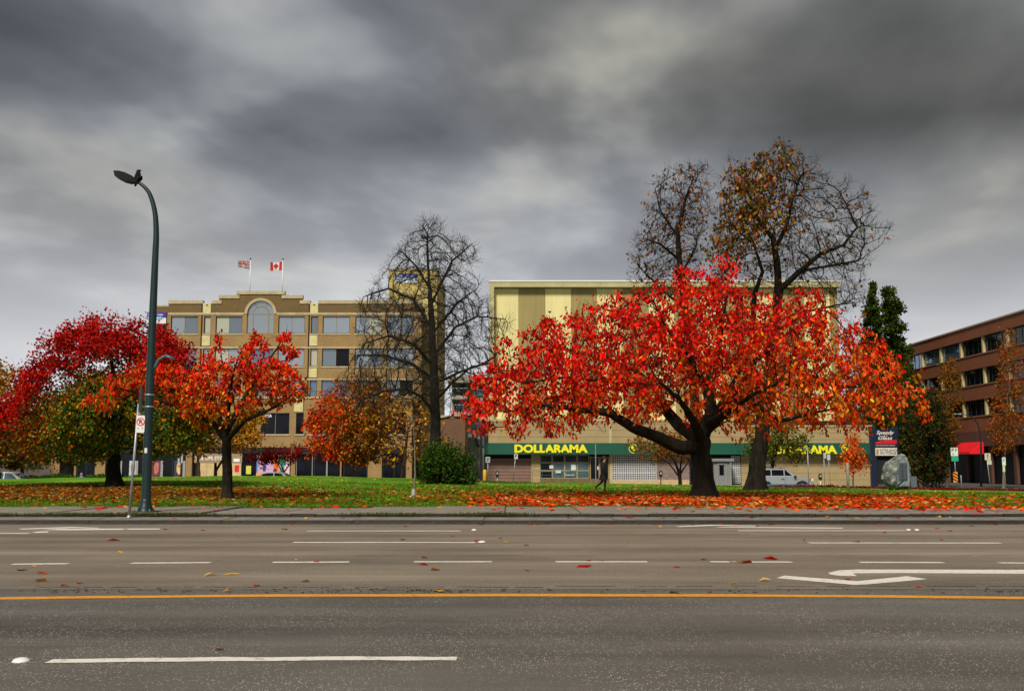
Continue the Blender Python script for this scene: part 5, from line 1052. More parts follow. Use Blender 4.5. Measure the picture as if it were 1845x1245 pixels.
# single leaves on the asphalt and the kerb
LP = {}
def road_leaf(px, py, cname, size=.16, z=0.0):
    c = {'red': RED * .55, 'orange': ORG * .6, 'yellow': YLW, 'brown': BRNL * .8, 'pale': PALE}[cname]
    key = (cname, R.randrange(3))
    if key not in LP:
        T, f = LEAF8; T = T.copy(); T[:, 1] -= .5; T[:, 2] *= R.uniform(1.5, 4.5); T[:, 0] *= R.uniform(.8, 1.3); T[4, 2] += R.uniform(-.02, .15); T[0, 2] += R.uniform(0, .1); T[:, 2] -= T[:, 2].min(); LP[key] = arrmesh('leaf', T, [f], LM, np.repeat(np.clip(c * R.uniform(.8, 1.2), 0, .9)[None], 8, 0))
    g = G(px, py, z); o = bpy.data.objects.new('fallen_leaf', LP[key]); C.objects.link(o); o.location = (g.x, g.y, z + .005); o.rotation_euler = (R.uniform(-.12, .12), R.uniform(-.15, .15), R.uniform(0, 6.28)); s_ = size * (1.05 if py < 990 else .95 if py < 1100 else .45) * R.uniform(.75, 1.25); o.scale = (s_, s_, s_)
    where = 'kerb top' if z > 0 else 'turn bay between dashes and yellow line' if 1016 < py < 1060 else 'brown strip beside the yellow line' if 1060 <= py < 1080 else 'far traffic lanes' if py <= 1016 else 'asphalt by the long white dash'
    tag(o, 'curled %s fallen leaf lying on the %s' % (cname, where), 'leaf', '%s leaves on the %s' % (cname, where))
for a in ((204, 974, 'orange', .24), (217, 995, 'yellow'), (228, 954, 'red', .2), (418, 1035, 'yellow', .2), (550, 1048, 'brown'), (462, 1056, 'orange', .18), (143, 1051, 'red'), (116, 1056, 'orange'), (76, 1034, 'orange'), (73, 1047, 'brown'), (38, 1027, 'brown', .2), (60, 1022, 'pale', .1), (512, 954, 'brown'), (366, 956, 'orange'), (298, 954, 'brown', .12), (570, 1012, 'orange'), (535, 1009, 'yellow', .1), (379, 1037, 'pale', .16), (765, 1005, 'orange'), (763, 1018, 'red'), (784, 1027, 'brown'), (847, 1011, 'yellow', .12), (726, 973, 'orange'), (815, 966, 'red'), (950, 1028, 'brown', .14), (1052, 1021, 'red', .24), (1219, 1022, 'red', .12), (1060, 1011, 'brown', .12), (1086, 1011, 'brown', .12), (913, 977, 'yellow'), (948, 983, 'brown'), (901, 970, 'brown', .12), (860, 974, 'red', .14), (1129, 978, 'yellow', .1), (1325, 1013, 'yellow', .2), (1344, 1014, 'orange', .24), (1388, 1008, 'red', .22), (1268, 1008, 'brown'), (1527, 1044, 'orange', .24), (1378, 1047, 'pale', .14), (1322, 1052, 'pale', .14), (1543, 977, 'brown'), (1696, 973, 'red', .12), (1689, 952, 'red'), (1712, 957, 'brown'), (1594, 960, 'red', .14), (1448, 974, 'orange', .12), (791, 1066, 'yellow', .22), (1279, 1067, 'orange', .12), (1215, 1068, 'brown', .16), (410, 1066, 'pale', .14), (1655, 1058, 'red', .14), (730, 949, 'orange'), (664, 944, 'brown'), (785, 941, 'red'), (820, 944, 'brown'), (950, 942, 'pale', .16), (1118, 942, 'orange'), (1190, 949, 'yellow', .16), (1365, 948, 'brown'), (395, 1190 - 20, 'brown'), (1750, 948, 'brown')): road_leaf(*a)
for k in range(34): road_leaf(R.uniform(520, 1800), 943.5 + R.uniform(0, 2.5), R.choice(['red', 'orange', 'brown', 'orange']), .13)
for k in range(38): road_leaf(R.choice([R.uniform(240, 700), R.uniform(880, 1800), R.uniform(1100, 1700)]), R.uniform(931.5, 934.5), R.choice(['red', 'orange', 'brown', 'pale', 'yellow']), .15, .108)

# ================================================================== STREET FURNITURE
TEAL = mat('pole_teal', (.0015, .019, .019), .45, var=.25, vscale=3); STEEL = mat('galvanised', (.34, .36, .38), .45, metal=.6, var=.2, vscale=6); POLEB = mat('pole_black', (.012, .012, .013), .5)
YLp = 27.9
def LPp(px, py, dy=0.): return P(px, py, YLp + dy)
bz = .2; b0_ = LPp(262, 918); lamp = thing('street_lamp', (b0_.x, YLp, bz), 'tall curved dark green street lamp standing on the sidewalk edge', 'street lamp')
ctl = [(262.5, 921), (268.5, 740), (274, 600), (279.5, 470), (281.5, 420), (279, 382), (271, 353), (261, 338), (247, 327)]
pts = [LPp(*c) for c in ctl]; rad = [.125, .115, .103, .085, .075, .066, .058, .05, .042]; fp, fr_ = [], []
for i in range(len(pts) - 1):
    for q_ in range(6):
        t = q_ / 6; p0, p1, p2, p3 = pts[max(i - 1, 0)], pts[i], pts[i + 1], pts[min(i + 2, len(pts) - 1)]
        fp.append(.5 * ((2 * p1) + (p2 - p0) * t + (2 * p0 - 5 * p1 + 4 * p2 - p3) * t * t + (3 * p1 - p0 - 3 * p2 + p3) * t ** 3)); fr_.append(rad[i] + (rad[i + 1] - rad[i]) * t)
fp.append(pts[-1]); fr_.append(rad[-1]); fp[0].z = bz - .02
MB().tube(fp, fr_, 14).build('pole', TEAL, lamp, True)
MB().lathe(b0_.x, YLp, [(.21, bz - .01), (.21, bz + .03), (.19, bz + .05), (.19, bz + .12), (.15, bz + .2), (.135, bz + .3), (.13, bz + .36)], 14).build('base_shroud', TEAL, lamp, True)
MB().box(b0_.x - .34, b0_.x + .34, YLp - .3, YLp + .34, bz - .02, bz + .045).build('base_plinth', mat('plinth_dark', (.035, .032, .028), .9), lamp, bevel=.02)
m = MB()
for k in range(4): an = math.pi / 4 + k * math.pi / 2; m.lathe(b0_.x + .26 * math.cos(an) * .9, YLp + .26 * math.sin(an) * .9, [(.02, bz + .03), (.02, bz + .09), (.005, bz + .1)], 6)
m.build('anchor_bolts', STEEL, lamp)['kind'] = 'stuff'
for py in (711.5, 733): p = LPp(270 - (py - 700) * .02, py); MB().lathe(p.x, YLp, [(.118, p.z - .02), (.122, p.z - .02), (.122, p.z + .02), (.118, p.z + .02)], 14).build('clamp_band', STEEL, lamp, True)
p = LPp(264.6, 812); MB().box(p.x - .02, p.x + .05, YLp - .128, YLp - .11, p.z - .06, p.z + .07).build('pole_sticker', mat('paper_white', (.62, .66, .62), .7), lamp)
# lamp head: flat tapered LED housing tilted up toward the road
ha, hb = LPp(249, 329), LPp(205.5, 312, -.5); ax_ = (hb - ha); Ln = ax_.length; ax_.normalize(); sd_ = Vector((.35, .93, .30)); sd_ = (sd_ - ax_ * sd_.dot(ax_)).normalized(); upv = ax_.cross(sd_); 
if upv.z < 0: upv = -upv
m = MB(); prof = [(0, .05, .05), (.12, .09, .05), (.3, .19, .045), (.55, .23, .04), (.8, .2, .03), (1.0, .12, .015)]
for t, w, h in prof:
    c = ha + ax_ * Ln * t
    for sx, sz in ((-1, -.6), (1, -.6), (.8, 1), (-.8, 1)): m.v.append(tuple(c + sd_ * w * sx + upv * h * sz))
for i in range(len(prof) - 1):
    for j in range(4): m.f.append((i * 4 + j, i * 4 + (j + 1) % 4, i * 4 + 4 + (j + 1) % 4, i * 4 + 4 + j))
m.f += [(3, 2, 1, 0), tuple(4 * (len(prof) - 1) + j for j in range(4))]
hd = m.build('lamp_head', POLEB, lamp); m = MB()
for t in (.35, .5, .65, .8):
    for sx in (-.5, 0, .5):
        c = ha + ax_ * Ln * t + sd_ * .2 * sx - upv * .03; q_ = [c + ax_ * a * .05 + sd_ * b * .05 - upv * .006 for a, b in ((-1, -1), (1, -1), (1, 1), (-1, 1))]; n = len(m.v); m.v += [tuple(v) for v in q_]; m.f.append((n, n + 1, n + 2, n + 3))
m.build('led_lens', mat('lens_amber', (.10, .075, .04), .3), hd)['kind'] = 'stuff'
# lower side luminaire
m = MB(); m.tube([LPp(273, 676), LPp(279, 660), LPp(286, 648), LPp(294, 643), LPp(301, 642)], [.04, .038, .034, .03, .028], 8); arm = m.build('side_arm', mat('teal_light', (.03, .13, .13), .4), lamp, True)
c0, c1 = LPp(296, 641), LPp(316, 648); m = MB(); pr = [(0, .03, .03), (.15, .07, .055), (.5, .1, .06), (.8, .085, .04), (1, .03, .01)]
for t, w, h in pr:
    c = c0.lerp(c1, t)
    for k in range(10): an = 2 * math.pi * k / 10; m.v.append((c.x, c.y + w * math.cos(an), c.z + h * math.sin(an) * (1 if math.sin(an) > 0 else .5)))
for i in range(len(pr) - 1):
    for j in range(10): m.f.append((i * 10 + j, i * 10 + (j + 1) % 10, i * 10 + 10 + (j + 1) % 10, i * 10 + 10 + j))
m.f += [tuple(range(9, -1, -1)), tuple(40 + j for j in range(10))]; m.build('side_lamp', MATS['teal_light'], lamp, True)
# crow on the lamp neck
cb = LPp(248.5, 327); cz = cb.z + .0
crow = thing('crow', (cb.x, YLp, cz - .02), 'black crow perched on the neck of the tall street lamp', 'bird')
CROW = mat('feather_black', (.003, .003, .004), .7, spec=.2); V3 = lambda x, y, z: (cb.x + x * .95, YLp + y, cz + z * .62)
skin_mesh('body', [(V3(0, 0, .17), (.10, .10)), (V3(.0, 0, .30), (.085, .085)), (V3(.005, -.01, .40), .06), (V3(.01, -.02, .47), .058), (V3(.06, -.02, .475), .026), (V3(.10, -.025, .46), .008), (V3(-.03, .03, .06), (.075, .06)), (V3(-.07, .06, -.06), (.04, .025)), (V3(-.11, .09, -.2), (.035, .014)), (V3(.02, -.02, .07), .026), (V3(.02, -.02, .0), .012), (V3(.0, .03, .06), .024), (V3(.0, .03, -.01), .012)], [(0, 1), (1, 2), (2, 3), (3, 4), (4, 5), (0, 6), (6, 7), (7, 8), (0, 9), (9, 10), (6, 11), (11, 12)], 0, CROW, crow)
for s_ in (-1, 1): MB().prism([(cb.x + .075, cz + .17), (cb.x + .085, cz + .09), (cb.x - .0, cz - .01), (cb.x - .09, cz - .05), (cb.x - .05, cz + .07)], YLp + s_ * .085 - .012, YLp + s_ * .085 + .012).build('wing', CROW, crow, bevel=.006)
# leaning no-parking post
YN = 26.9; pb, pt_ = P(232.5, 931, YN), P(250, 727, YN); pb.z = .108
SW = mat('sign_white', (.72, .72, .70), .5, var=.08, vscale=6)
npst = thing('parking_sign_post', (pb.x, YN, .1), 'leaning grey post with no parking plate at the kerb', 'sign')
MB().tube([pb - (pt_ - pb) * .02, pt_], .032, 9).build('post', STEEL, npst, True); MB().lathe(pb.x, YN, [(.07, .10), (.075, .13), (.05, .16), (.035, .19)], 10).build('post_foot', STEEL, npst, True)
lean = (pt_.x - pb.x) / (pt_.z - pb.z)
def pl(px, py): q_ = P(px, py, YN - .05); return (q_.x, q_.z)
pp = [pl(246.3, 748), pl(260, 748.5), pl(261.3, 751), pl(260, 777.5), pl(258, 780), pl(245.5, 779), pl(244, 776.5)]
plate = MB().prism(pp, YN - .055, YN - .045).build('plate', SW, npst); c = pl(253.5, 760); rr = .105
MB().disc(c, rr, YN - .060, YN - .0545, 20, 0, 6.2832, rr * .78).build('red_ring', LR, plate); m = MB(); ca = math.cos(-.8); sa = math.sin(-.8); w = .014; m.prism([(c[0] - rr * .8 * ca - w * sa, c[1] - rr * .8 * sa + w * ca), (c[0] - rr * .8 * ca + w * sa, c[1] - rr * .8 * sa - w * ca), (c[0] + rr * .8 * ca + w * sa, c[1] + rr * .8 * sa - w * ca), (c[0] + rr * .8 * ca - w * sa, c[1] + rr * .8 * sa + w * ca)], YN - .063, YN - .0545); m.build('red_slash', LR, plate)
text_obj('letter_p', 'P', c[0], c[1], YN - .056, .075, .11, LB, plate, .006, .03)
for px in (249, 256.5): q_ = pl(px, 771.5); MB().disc(q_, .014, YN - .062, YN - .0545, 10).build('bolt', LB, plate)
pe = [P(252.6, 697, YN), P(257.5, 698.5, YN), P(256, 744, YN), P(250.6, 742, YN)]
MB().prism([(v.x, v.z) for v in pe], YN - .06, YN + .0).build('edge_on_plate', mat('sign_back_dark', (.02, .02, .024), .5), npst); pe = [P(250.2, 730, YN), P(255, 731, YN), P(254, 747, YN), P(249, 746, YN)]; MB().prism([(v.x, v.z) for v in pe], YN - .035, YN + .03).build('bracket', STEEL, npst)

def signpost(name, label, px, pyt, pxb, Y, plates, post=.03, pm=STEEL, texts=()):
    """plates: (px0, px1, py0, py1, material)"""
    xb = PX(pxb, 870, Y); zb = H(xb, Y); tp = P(px, pyt, Y); t = thing(name, (xb, Y, zb), label, 'sign')
    MB().tube([(xb, Y, zb - .1), (tp.x, Y, tp.z)], post, 7).build('post', pm, t, True); out = []
    for a, b_, c, d, m_ in plates:
        q0, q1 = P(a, d, Y), P(b_, c, Y); o_ = MB().box(q0.x, q1.x, Y - post - .025, Y - post + .005, q0.z, q1.z).build('plate', m_, t, bevel=.008); out.append(o_)
    for s_, x_, y_, w, h, m_ in texts:
        q0 = P(x_, y_, Y); text_obj('marking', s_, q0.x, q0.z, Y - post - .026, w, h, m_, out[0], .006, .02)
    return t
SGR = mat('sign_green', (.01, .36, .22), .5); SBG = mat('sign_beige', (.55, .50, .38), .5); SGY = mat('sign_greyplate', (.42, .44, .45), .5)
signpost('street_sign', 'small white sign on grey post beside the yellow bollard', 879, 823, 879, 76., [(875, 883, 823, 833.5, SGY)], texts=[('?', 879, 828, .14, .26, LB)])
signpost('street_sign', 'leaning post with small white arrow plate under the store name', 929.5, 816, 923, 75., [(926.5, 933, 818, 827, SW)], texts=[('P', 929.8, 822, .14, .22, LB)])
signpost('street_sign', 'thin signpost with white plate beside the parking meter by the siding', 1484, 815, 1486, 78., [(1483.5, 1488, 816, 826, SGY)], .022)
signpost('street_sign', 'thin signpost with pale blue plate next to the white post', 1492, 818, 1497, 77., [(1490, 1495.5, 819, 829, mat('sign_paleblue', (.45, .5, .58), .5))], .022)
t = signpost('street_sign', 'white and green parking sign above an orange and black striped marker', 1719, 806, 1722.5, 73., [(1713, 1725, 806.5, 821.5, SW), (1714, 1726, 821.8, 831, SGR)], texts=[('P', 1716, 811, .16, .26, LB), ('P', 1722, 811, .16, .26, SGR), ('<', 1716.5, 818, .14, .14, LB)])
OGM = mat('marker_orange', (.82, .26, .02), .5); q0, q1 = P(1718.5, 869, 72.9), P(1725.5, 850, 72.9); mk = MB().box(q0.x, q1.x, 72.93, 72.96, q0.z, q1.z).build('hazard_marker', OGM, t)
for k in range(3): z_ = q0.z + (q1.z - q0.z) * (.1 + .3 * k); MB().prism([(q0.x, z_ + .12), (q0.x, z_ + .22), (q1.x, z_ + .02), (q1.x, z_ - .05)], 72.915, 72.931).build('black_stripe', LB, mk)
signpost('street_sign', 'beige sign with a second small plate on leaning post near red awning', 1777, 816, 1784.5, 73., [(1774, 1784, 816.5, 829, SBG), (1779.5, 1786, 829.3, 837, SBG)], texts=[('!', 1779, 822, .08, .3, LB)])
signpost('street_sign', 'narrow green-edged sign seen almost edge-on at the lawn corner', 1807.5, 823, 1812, 72., [(1805.5, 1811, 824, 838.5, SW), (1806.3, 1810.2, 839, 850, mat('sign_palegreen', (.5, .62, .35), .5))], texts=[('P', 1808, 829, .12, .24, SGR)])
# parking meters
def meter(label, px, pyt, Y, pm):
    x_ = PX(px, 860, Y); zb = H(x_, Y); zt_ = PZ(pyt, Y); t = thing('parking_meter', (x_, Y, zb), label, 'parking meter'); MB().tube([(x_, Y, zb - .1), (x_, Y, zt_ - .42)], .04, 8).build('post', pm, t, True)
    h = MB(); pr = [(-.07, 0), (.07, 0), (.11, .1), (.13, .25), (.12, .36), (.07, .43), (0, .45), (-.07, .43), (-.12, .36), (-.13, .25), (-.11, .1)]; h.prism([(x_ + a, zt_ - .46 + b_) for a, b_ in pr], Y - .08, Y + .08); hd_ = h.build('meter_head', POLEB, t, bevel=.015); MB().box(x_ - .07, x_ + .07, Y - .095, Y - .078, zt_ - .24, zt_ - .12).build('display', SGY, hd_)
meter('dark parking meter in front of the mauve loading door', 896, 848, 77., STEEL); meter('dark parking meter standing before the brick bay of the store', 1190.5, 848, 78., POLEB); meter('parking meter with white post beside the silver car', 1478, 853, 77., mat('post_white', (.66, .62, .55), .6))
# bollards and posts
x_ = PX(873.5, 860, 78.); o = MB().lathe(x_, 78., [(.14, H(x_, 78.) - .05), (.14, PZ(848, 78.)), (.11, PZ(846.5, 78.)), (.03, PZ(845.8, 78.))], 12).build('bollard', mat('bollard_yellow', (.72, .38, .02), .55, var=.15), None, True); tag(o, 'yellow steel bollard at the corner of the store', 'bollard')
x_ = PX(1528, 870, 66.); zb = H(x_, 66.); o = MB().lathe(x_, 66., [(.085, zb - .1), (.085, PZ(836, 66.)), (.07, PZ(834.5, 66.)), (.03, PZ(834, 66.))], 10).build('marker_post', MATS['post_white'], None, True); tag(o, 'thick white wooden post on the lawn near the orange sapling', 'post')
x_ = PX(1732, 870, 74.); o = MB().lathe(x_, 74., [(.05, -.45), (.05, PZ(857, 74.)), (.03, PZ(856, 74.))], 8).build('marker_post', STEEL, None, True); tag(o, 'short grey metal post beside the striped hazard marker', 'post')
for px, top, lab in ((852, 770, 'dark utility pole standing in the gap beside the brick annex'), (867, 765, 'dark utility pole at the left end of the green sign band')):
    x_ = PX(px, 820, 97.); o = MB().tube([(x_, 97., -.5), (x_, 97., PZ(top, 97.))], [.13, .11], 8).box(x_ - .5, x_ + .5, 96.93, 97.07, PZ(top + 5, 97.), PZ(top + 3.6, 97.)).build('utility_pole', POLEB); tag(o, lab, 'pole')
x_ = PX(1457, 860, 80.); t = thing('thin_pole', (x_, 80., -.42), 'slim grey pole rising in front of the silver car bumper', 'pole'); MB().tube([(x_, 80., -.5), (x_ - .02, 80., PZ(806, 80.))], .035, 7).build('post', STEEL, t, True); MB().box(x_ - .35, x_ + .04, 79.97, 80.03, PZ(808, 80.), PZ(805.5, 80.)).build('crossbar', STEEL, t)
x_ = PX(1073.5, 860, 80.); o = MB().tube([(x_, 80., -.5), (x_, 80., PZ(800, 80.))], .04, 7).build('thin_pole', STEEL); tag(o, 'slim pale pole in front of the store doorway', 'pole')
# banner pole near the shop pier
x_ = PX(326, 850, 90.); t = thing('banner_pole', (x_, 90., -.42), 'dark pole carrying two grey vertical banners by the office shops', 'pole'); MB().tube([(x_, 90., -.5), (x_, 90., PZ(812, 90.))], .07, 8).build('post', POLEB, t, True)
for a, b_ in ((320.6, 324.6), (326.4, 330.4)): q0, q1 = P(a, 834, 90.), P(b_, 815, 90.); MB().box(q0.x, q1.x, 89.9, 89.95, q0.z, q1.z).build('banner', SGY, t)
# side-street lamp
x_ = PX(1768, 860, 96.); t = thing('street_lamp', (x_, 96., -.45), 'slender black curved street lamp in front of the red awning', 'street lamp')
MB().tube([P(1768, 884, 96.), P(1767.5, 800, 96.), P(1766, 778, 96.), P(1762, 764, 96.), P(1756, 755, 96.), P(1745, 748, 96.), P(1732, 746, 96.)], [.1, .085, .075, .07, .06, .05, .04], 8).build('pole', POLEB, t, True); q0 = P(1724, 746, 96.); MB().box(q0.x - .32, q0.x + .4, 95.85, 96.15, q0.z - .05, q0.z + .06).build('lamp_head', mat('lamp_pale', (.6, .62, .6), .4), t, bevel=.03)
# ---------------- pylon sign
YS = 90.; NAV = mat('pylon_navy', (.010, .016, .040), .4)
py_ = thing('pylon_sign', (PX(1594, 860, YS), YS, -.45), 'navy pylon sign with glass repair and storage panels beside the store', 'sign')
MB().pbox(1571.5, 1578, 768, 884, YS, .35).build('post', NAV, py_); MB().pbox(1614, 1617.5, 768, 884, YS, .35).build('post', NAV, py_)
pa = MB().pbox(1578.1, 1613.9, 773, 806.5, YS, .3, .05).build('upper_panel', mat('panel_navy', (.012, .018, .05), .35), py_)
def tpx(s_, a, b_, c, d, m_, par, bold=.015, sh=0.): q0, q1 = P(a, d, YS), P(b_, c, YS); text_obj('lettering', s_, (q0.x + q1.x) / 2, (q0.z + q1.z) / 2, YS - .055, q1.x - q0.x, q1.z - q0.z, m_, par, .03, bold, sh)
tpx('Speedy', 1579, 1610, 776, 784.5, LW, pa, .008, .3); tpx('Glass', 1582, 1607, 785.8, 792.3, LW, pa, .008, .3)
q = lambda a, b_: (lambda v: (v.x, v.z))(P(a, b_, YS))
MB().prism([q(1577, 796.5), q(1590, 793.8), q(1615, 792.3), q(1615, 799.8), q(1577, 799.8)], YS - .075, YS - .048).build('red_swoosh', LR, pa); MB().prism([q(1588, 785.6), q(1593, 784), q(1600, 784), q(1599, 785.6)], YS - .07, YS - .048).build('flag_mark', OGM, pa)
tpx('AUTO GLASS REPAIR | REPLACE', 1577.5, 1612, 801.8, 803.8, LW, pa, .0)
pb_ = MB().pbox(1577.2, 1615.5, 806.7, 820.5, YS, .3, .06).build('lower_panel', mat('panel_white', (.72, .69, .6), .5), py_)
q0 = P(1597, 810, YS); 
def tp2(s_, a, b_, c, d): z0, z1 = P(a, d, YS), P(b_, c, YS); text_obj('lettering', s_, (z0.x + z1.x) / 2, (z0.z + z1.z) / 2, YS - .066, z1.x - z0.x, z1.z - z0.z, LB, pb_, .02, 0)
tp2('KITSILANO', 1584.8, 1615, 808.8, 813.3); tp2('MINI STORAGE', 1585, 1614.5, 814.2, 818.3); MB().pbox(1578.8, 1583, 808.8, 818.8, YS - .06, .02, .012).build('door_emblem', mat('emblem_gold', (.42, .27, .08), .6), pb_)
MB().pbox(1578.2, 1613.8, 821, 872, YS + .3, .1).build('backing', DARK, py_)
# ---------------- carved boulder
YM = 68.; c = P(1614, 880, YM); zb = H(c.x, YM)
bt = thing('carved_boulder', (c.x, YM, zb), 'large rough grey boulder with smooth carved inscription panel on the lawn edge', 'monument')
out = [(1588, 862), (1590, 850), (1597, 835), (1606, 824), (1618, 817), (1628, 818), (1635, 826), (1638, 840), (1640, 858), (1639, 872), (1634, 880), (1620, 883), (1604, 882), (1594, 877)]
poly = [(P(a, b_, YM).x, P(a, b_, YM).z) for a, b_ in out]; cxm = sum(p[0] for p in poly) / len(poly); czm = sum(p[1] for p in poly) / len(poly)
ROCK = bpy.data.materials.new('rock'); ROCK.use_nodes = True; t = ROCK.node_tree; b = t.nodes['Principled BSDF']; b.inputs['Roughness'].default_value = .85; tcn = t.nodes.new('ShaderNodeTexCoord')
vo = t.nodes.new('ShaderNodeTexNoise'); vo.inputs['Scale'].default_value = 2.6; vo.inputs['Detail'].default_value = 9; vo.inputs['Roughness'].default_value = .72; vo.inputs['Distortion'].default_value = .6; t.links.new(tcn.outputs['Object'], vo.inputs[0]); rp = t.nodes.new('ShaderNodeValToRGB'); t.links.new(vo.outputs[0], rp.inputs[0])
rp.color_ramp.elements[0].position = .33; rp.color_ramp.elements[0].color = (.022, .025, .030, 1); rp.color_ramp.elements[1].position = .66; rp.color_ramp.elements[1].color = (.58, .57, .52, 1); q_ = rp.color_ramp.elements.new(.48); q_.color = (.12, .13, .14, 1); q_ = rp.color_ramp.elements.new(.57); q_.color = (.27, .28, .20, 1); t.links.new(rp.outputs[0], b.inputs['Base Color']); bp = t.nodes.new('ShaderNodeBump'); bp.inputs['Strength'].default_value = .9; bp.inputs['Distance'].default_value = .08; t.links.new(vo.outputs[0], bp.inputs['Height']); t.links.new(bp.outputs[0], b.inputs['Normal'])
m = MB(); K = 48; LV = 15
def outline(an):
    best = None; dx, dz = math.cos(an), math.sin(an)
    for i in range(len(poly)):
        ax1, az1 = poly[i - 1][0] - cxm, poly[i - 1][1] - czm; bx1, bz1 = poly[i][0] - cxm, poly[i][1] - czm; ex, ez = bx1 - ax1, bz1 - az1; den = dx * ez - dz * ex
        if abs(den) < 1e-9: continue
        tt = (ax1 * ez - az1 * ex) / den; uu = (ax1 * dz - az1 * dx) / den
        if tt > 0 and -1e-6 <= uu <= 1 + 1e-6: best = tt if best is None else max(best, tt)
    return best or .8
ol = [outline(2 * math.pi * k / K) for k in range(K)]
for i in range(LV + 1):
    ph = -math.pi / 2 + math.pi * i / LV; yy = .62 * math.sin(ph); sc = math.cos(ph) ** .55 if math.cos(ph) > 1e-6 else .02
    for k in range(K):
        an = 2 * math.pi * k / K; r = ol[k] * sc; x_, z_ = cxm + r * math.cos(an), czm + r * math.sin(an); nz_ = mnoise.noise(Vector((x_ * 1.7, yy * 1.7, z_ * 1.7))) * .16 + mnoise.noise(Vector((x_ * 4, yy * 4, z_ * 4))) * .06
        m.v.append((x_ + nz_ * math.cos(an) * sc, YM + yy * (1 + nz_), max(z_ + nz_ * math.sin(an) * sc, zb - .1)))
for i in range(LV):
    for k in range(K): m.f.append((i * K + k, i * K + (k + 1) % K, (i + 1) * K + (k + 1) % K, (i + 1) * K + k))
m.f += [tuple(range(K - 1, -1, -1)), tuple(LV * K + k for k in range(K))]
m.build('rock', ROCK, bt)
ip = [(1611, 874), (1610, 845), (1612, 829), (1617, 825.5), (1624, 827), (1629, 838), (1632, 856), (1630, 874)]
MB().prism([(P(a, b_, YM).x, P(a, b_, YM).z) for a, b_ in ip], YM - .70, YM - .3).build('smooth_face', mat('rock_cut', (.20, .235, .27), .6, var=.3, vscale=4), bt, bevel=.04)
for a, b_, lab in ((1612, 1618.5, 0), (1620, 1626.5, 1)):
    v0, v1 = P(a, 866, YM), P(b_, 834, YM); tb = MB().box(v0.x, v1.x, YM - .712, YM - .69, v0.z, v1.z).build('inscription_panel', mat('rock_inlay', (.035, .042, .062), .5), bt); l_ = MB(); 
    for k in range(10): z_ = v1.z - .07 - k * (v1.z - v0.z - .1) / 10; l_.box(v0.x + .03, v1.x - .03 - R.uniform(0, .07), YM - .716, YM - .711, z_, z_ + .03)
    l_.build('inscription_lines', mat('rock_line', (.16, .18, .21), .6), tb)['kind'] = 'stuff'
o = MB().pbox(1640, 1652, 858, 880, 76., .8).build('utility_box', mat('box_bluegrey', (.10, .115, .14), .6, var=.15), None, bevel=.03); tag(o, 'blue grey metal utility cabinet beside the carved boulder', 'cabinet')
o.data.transform(Matrix.Identity(4))

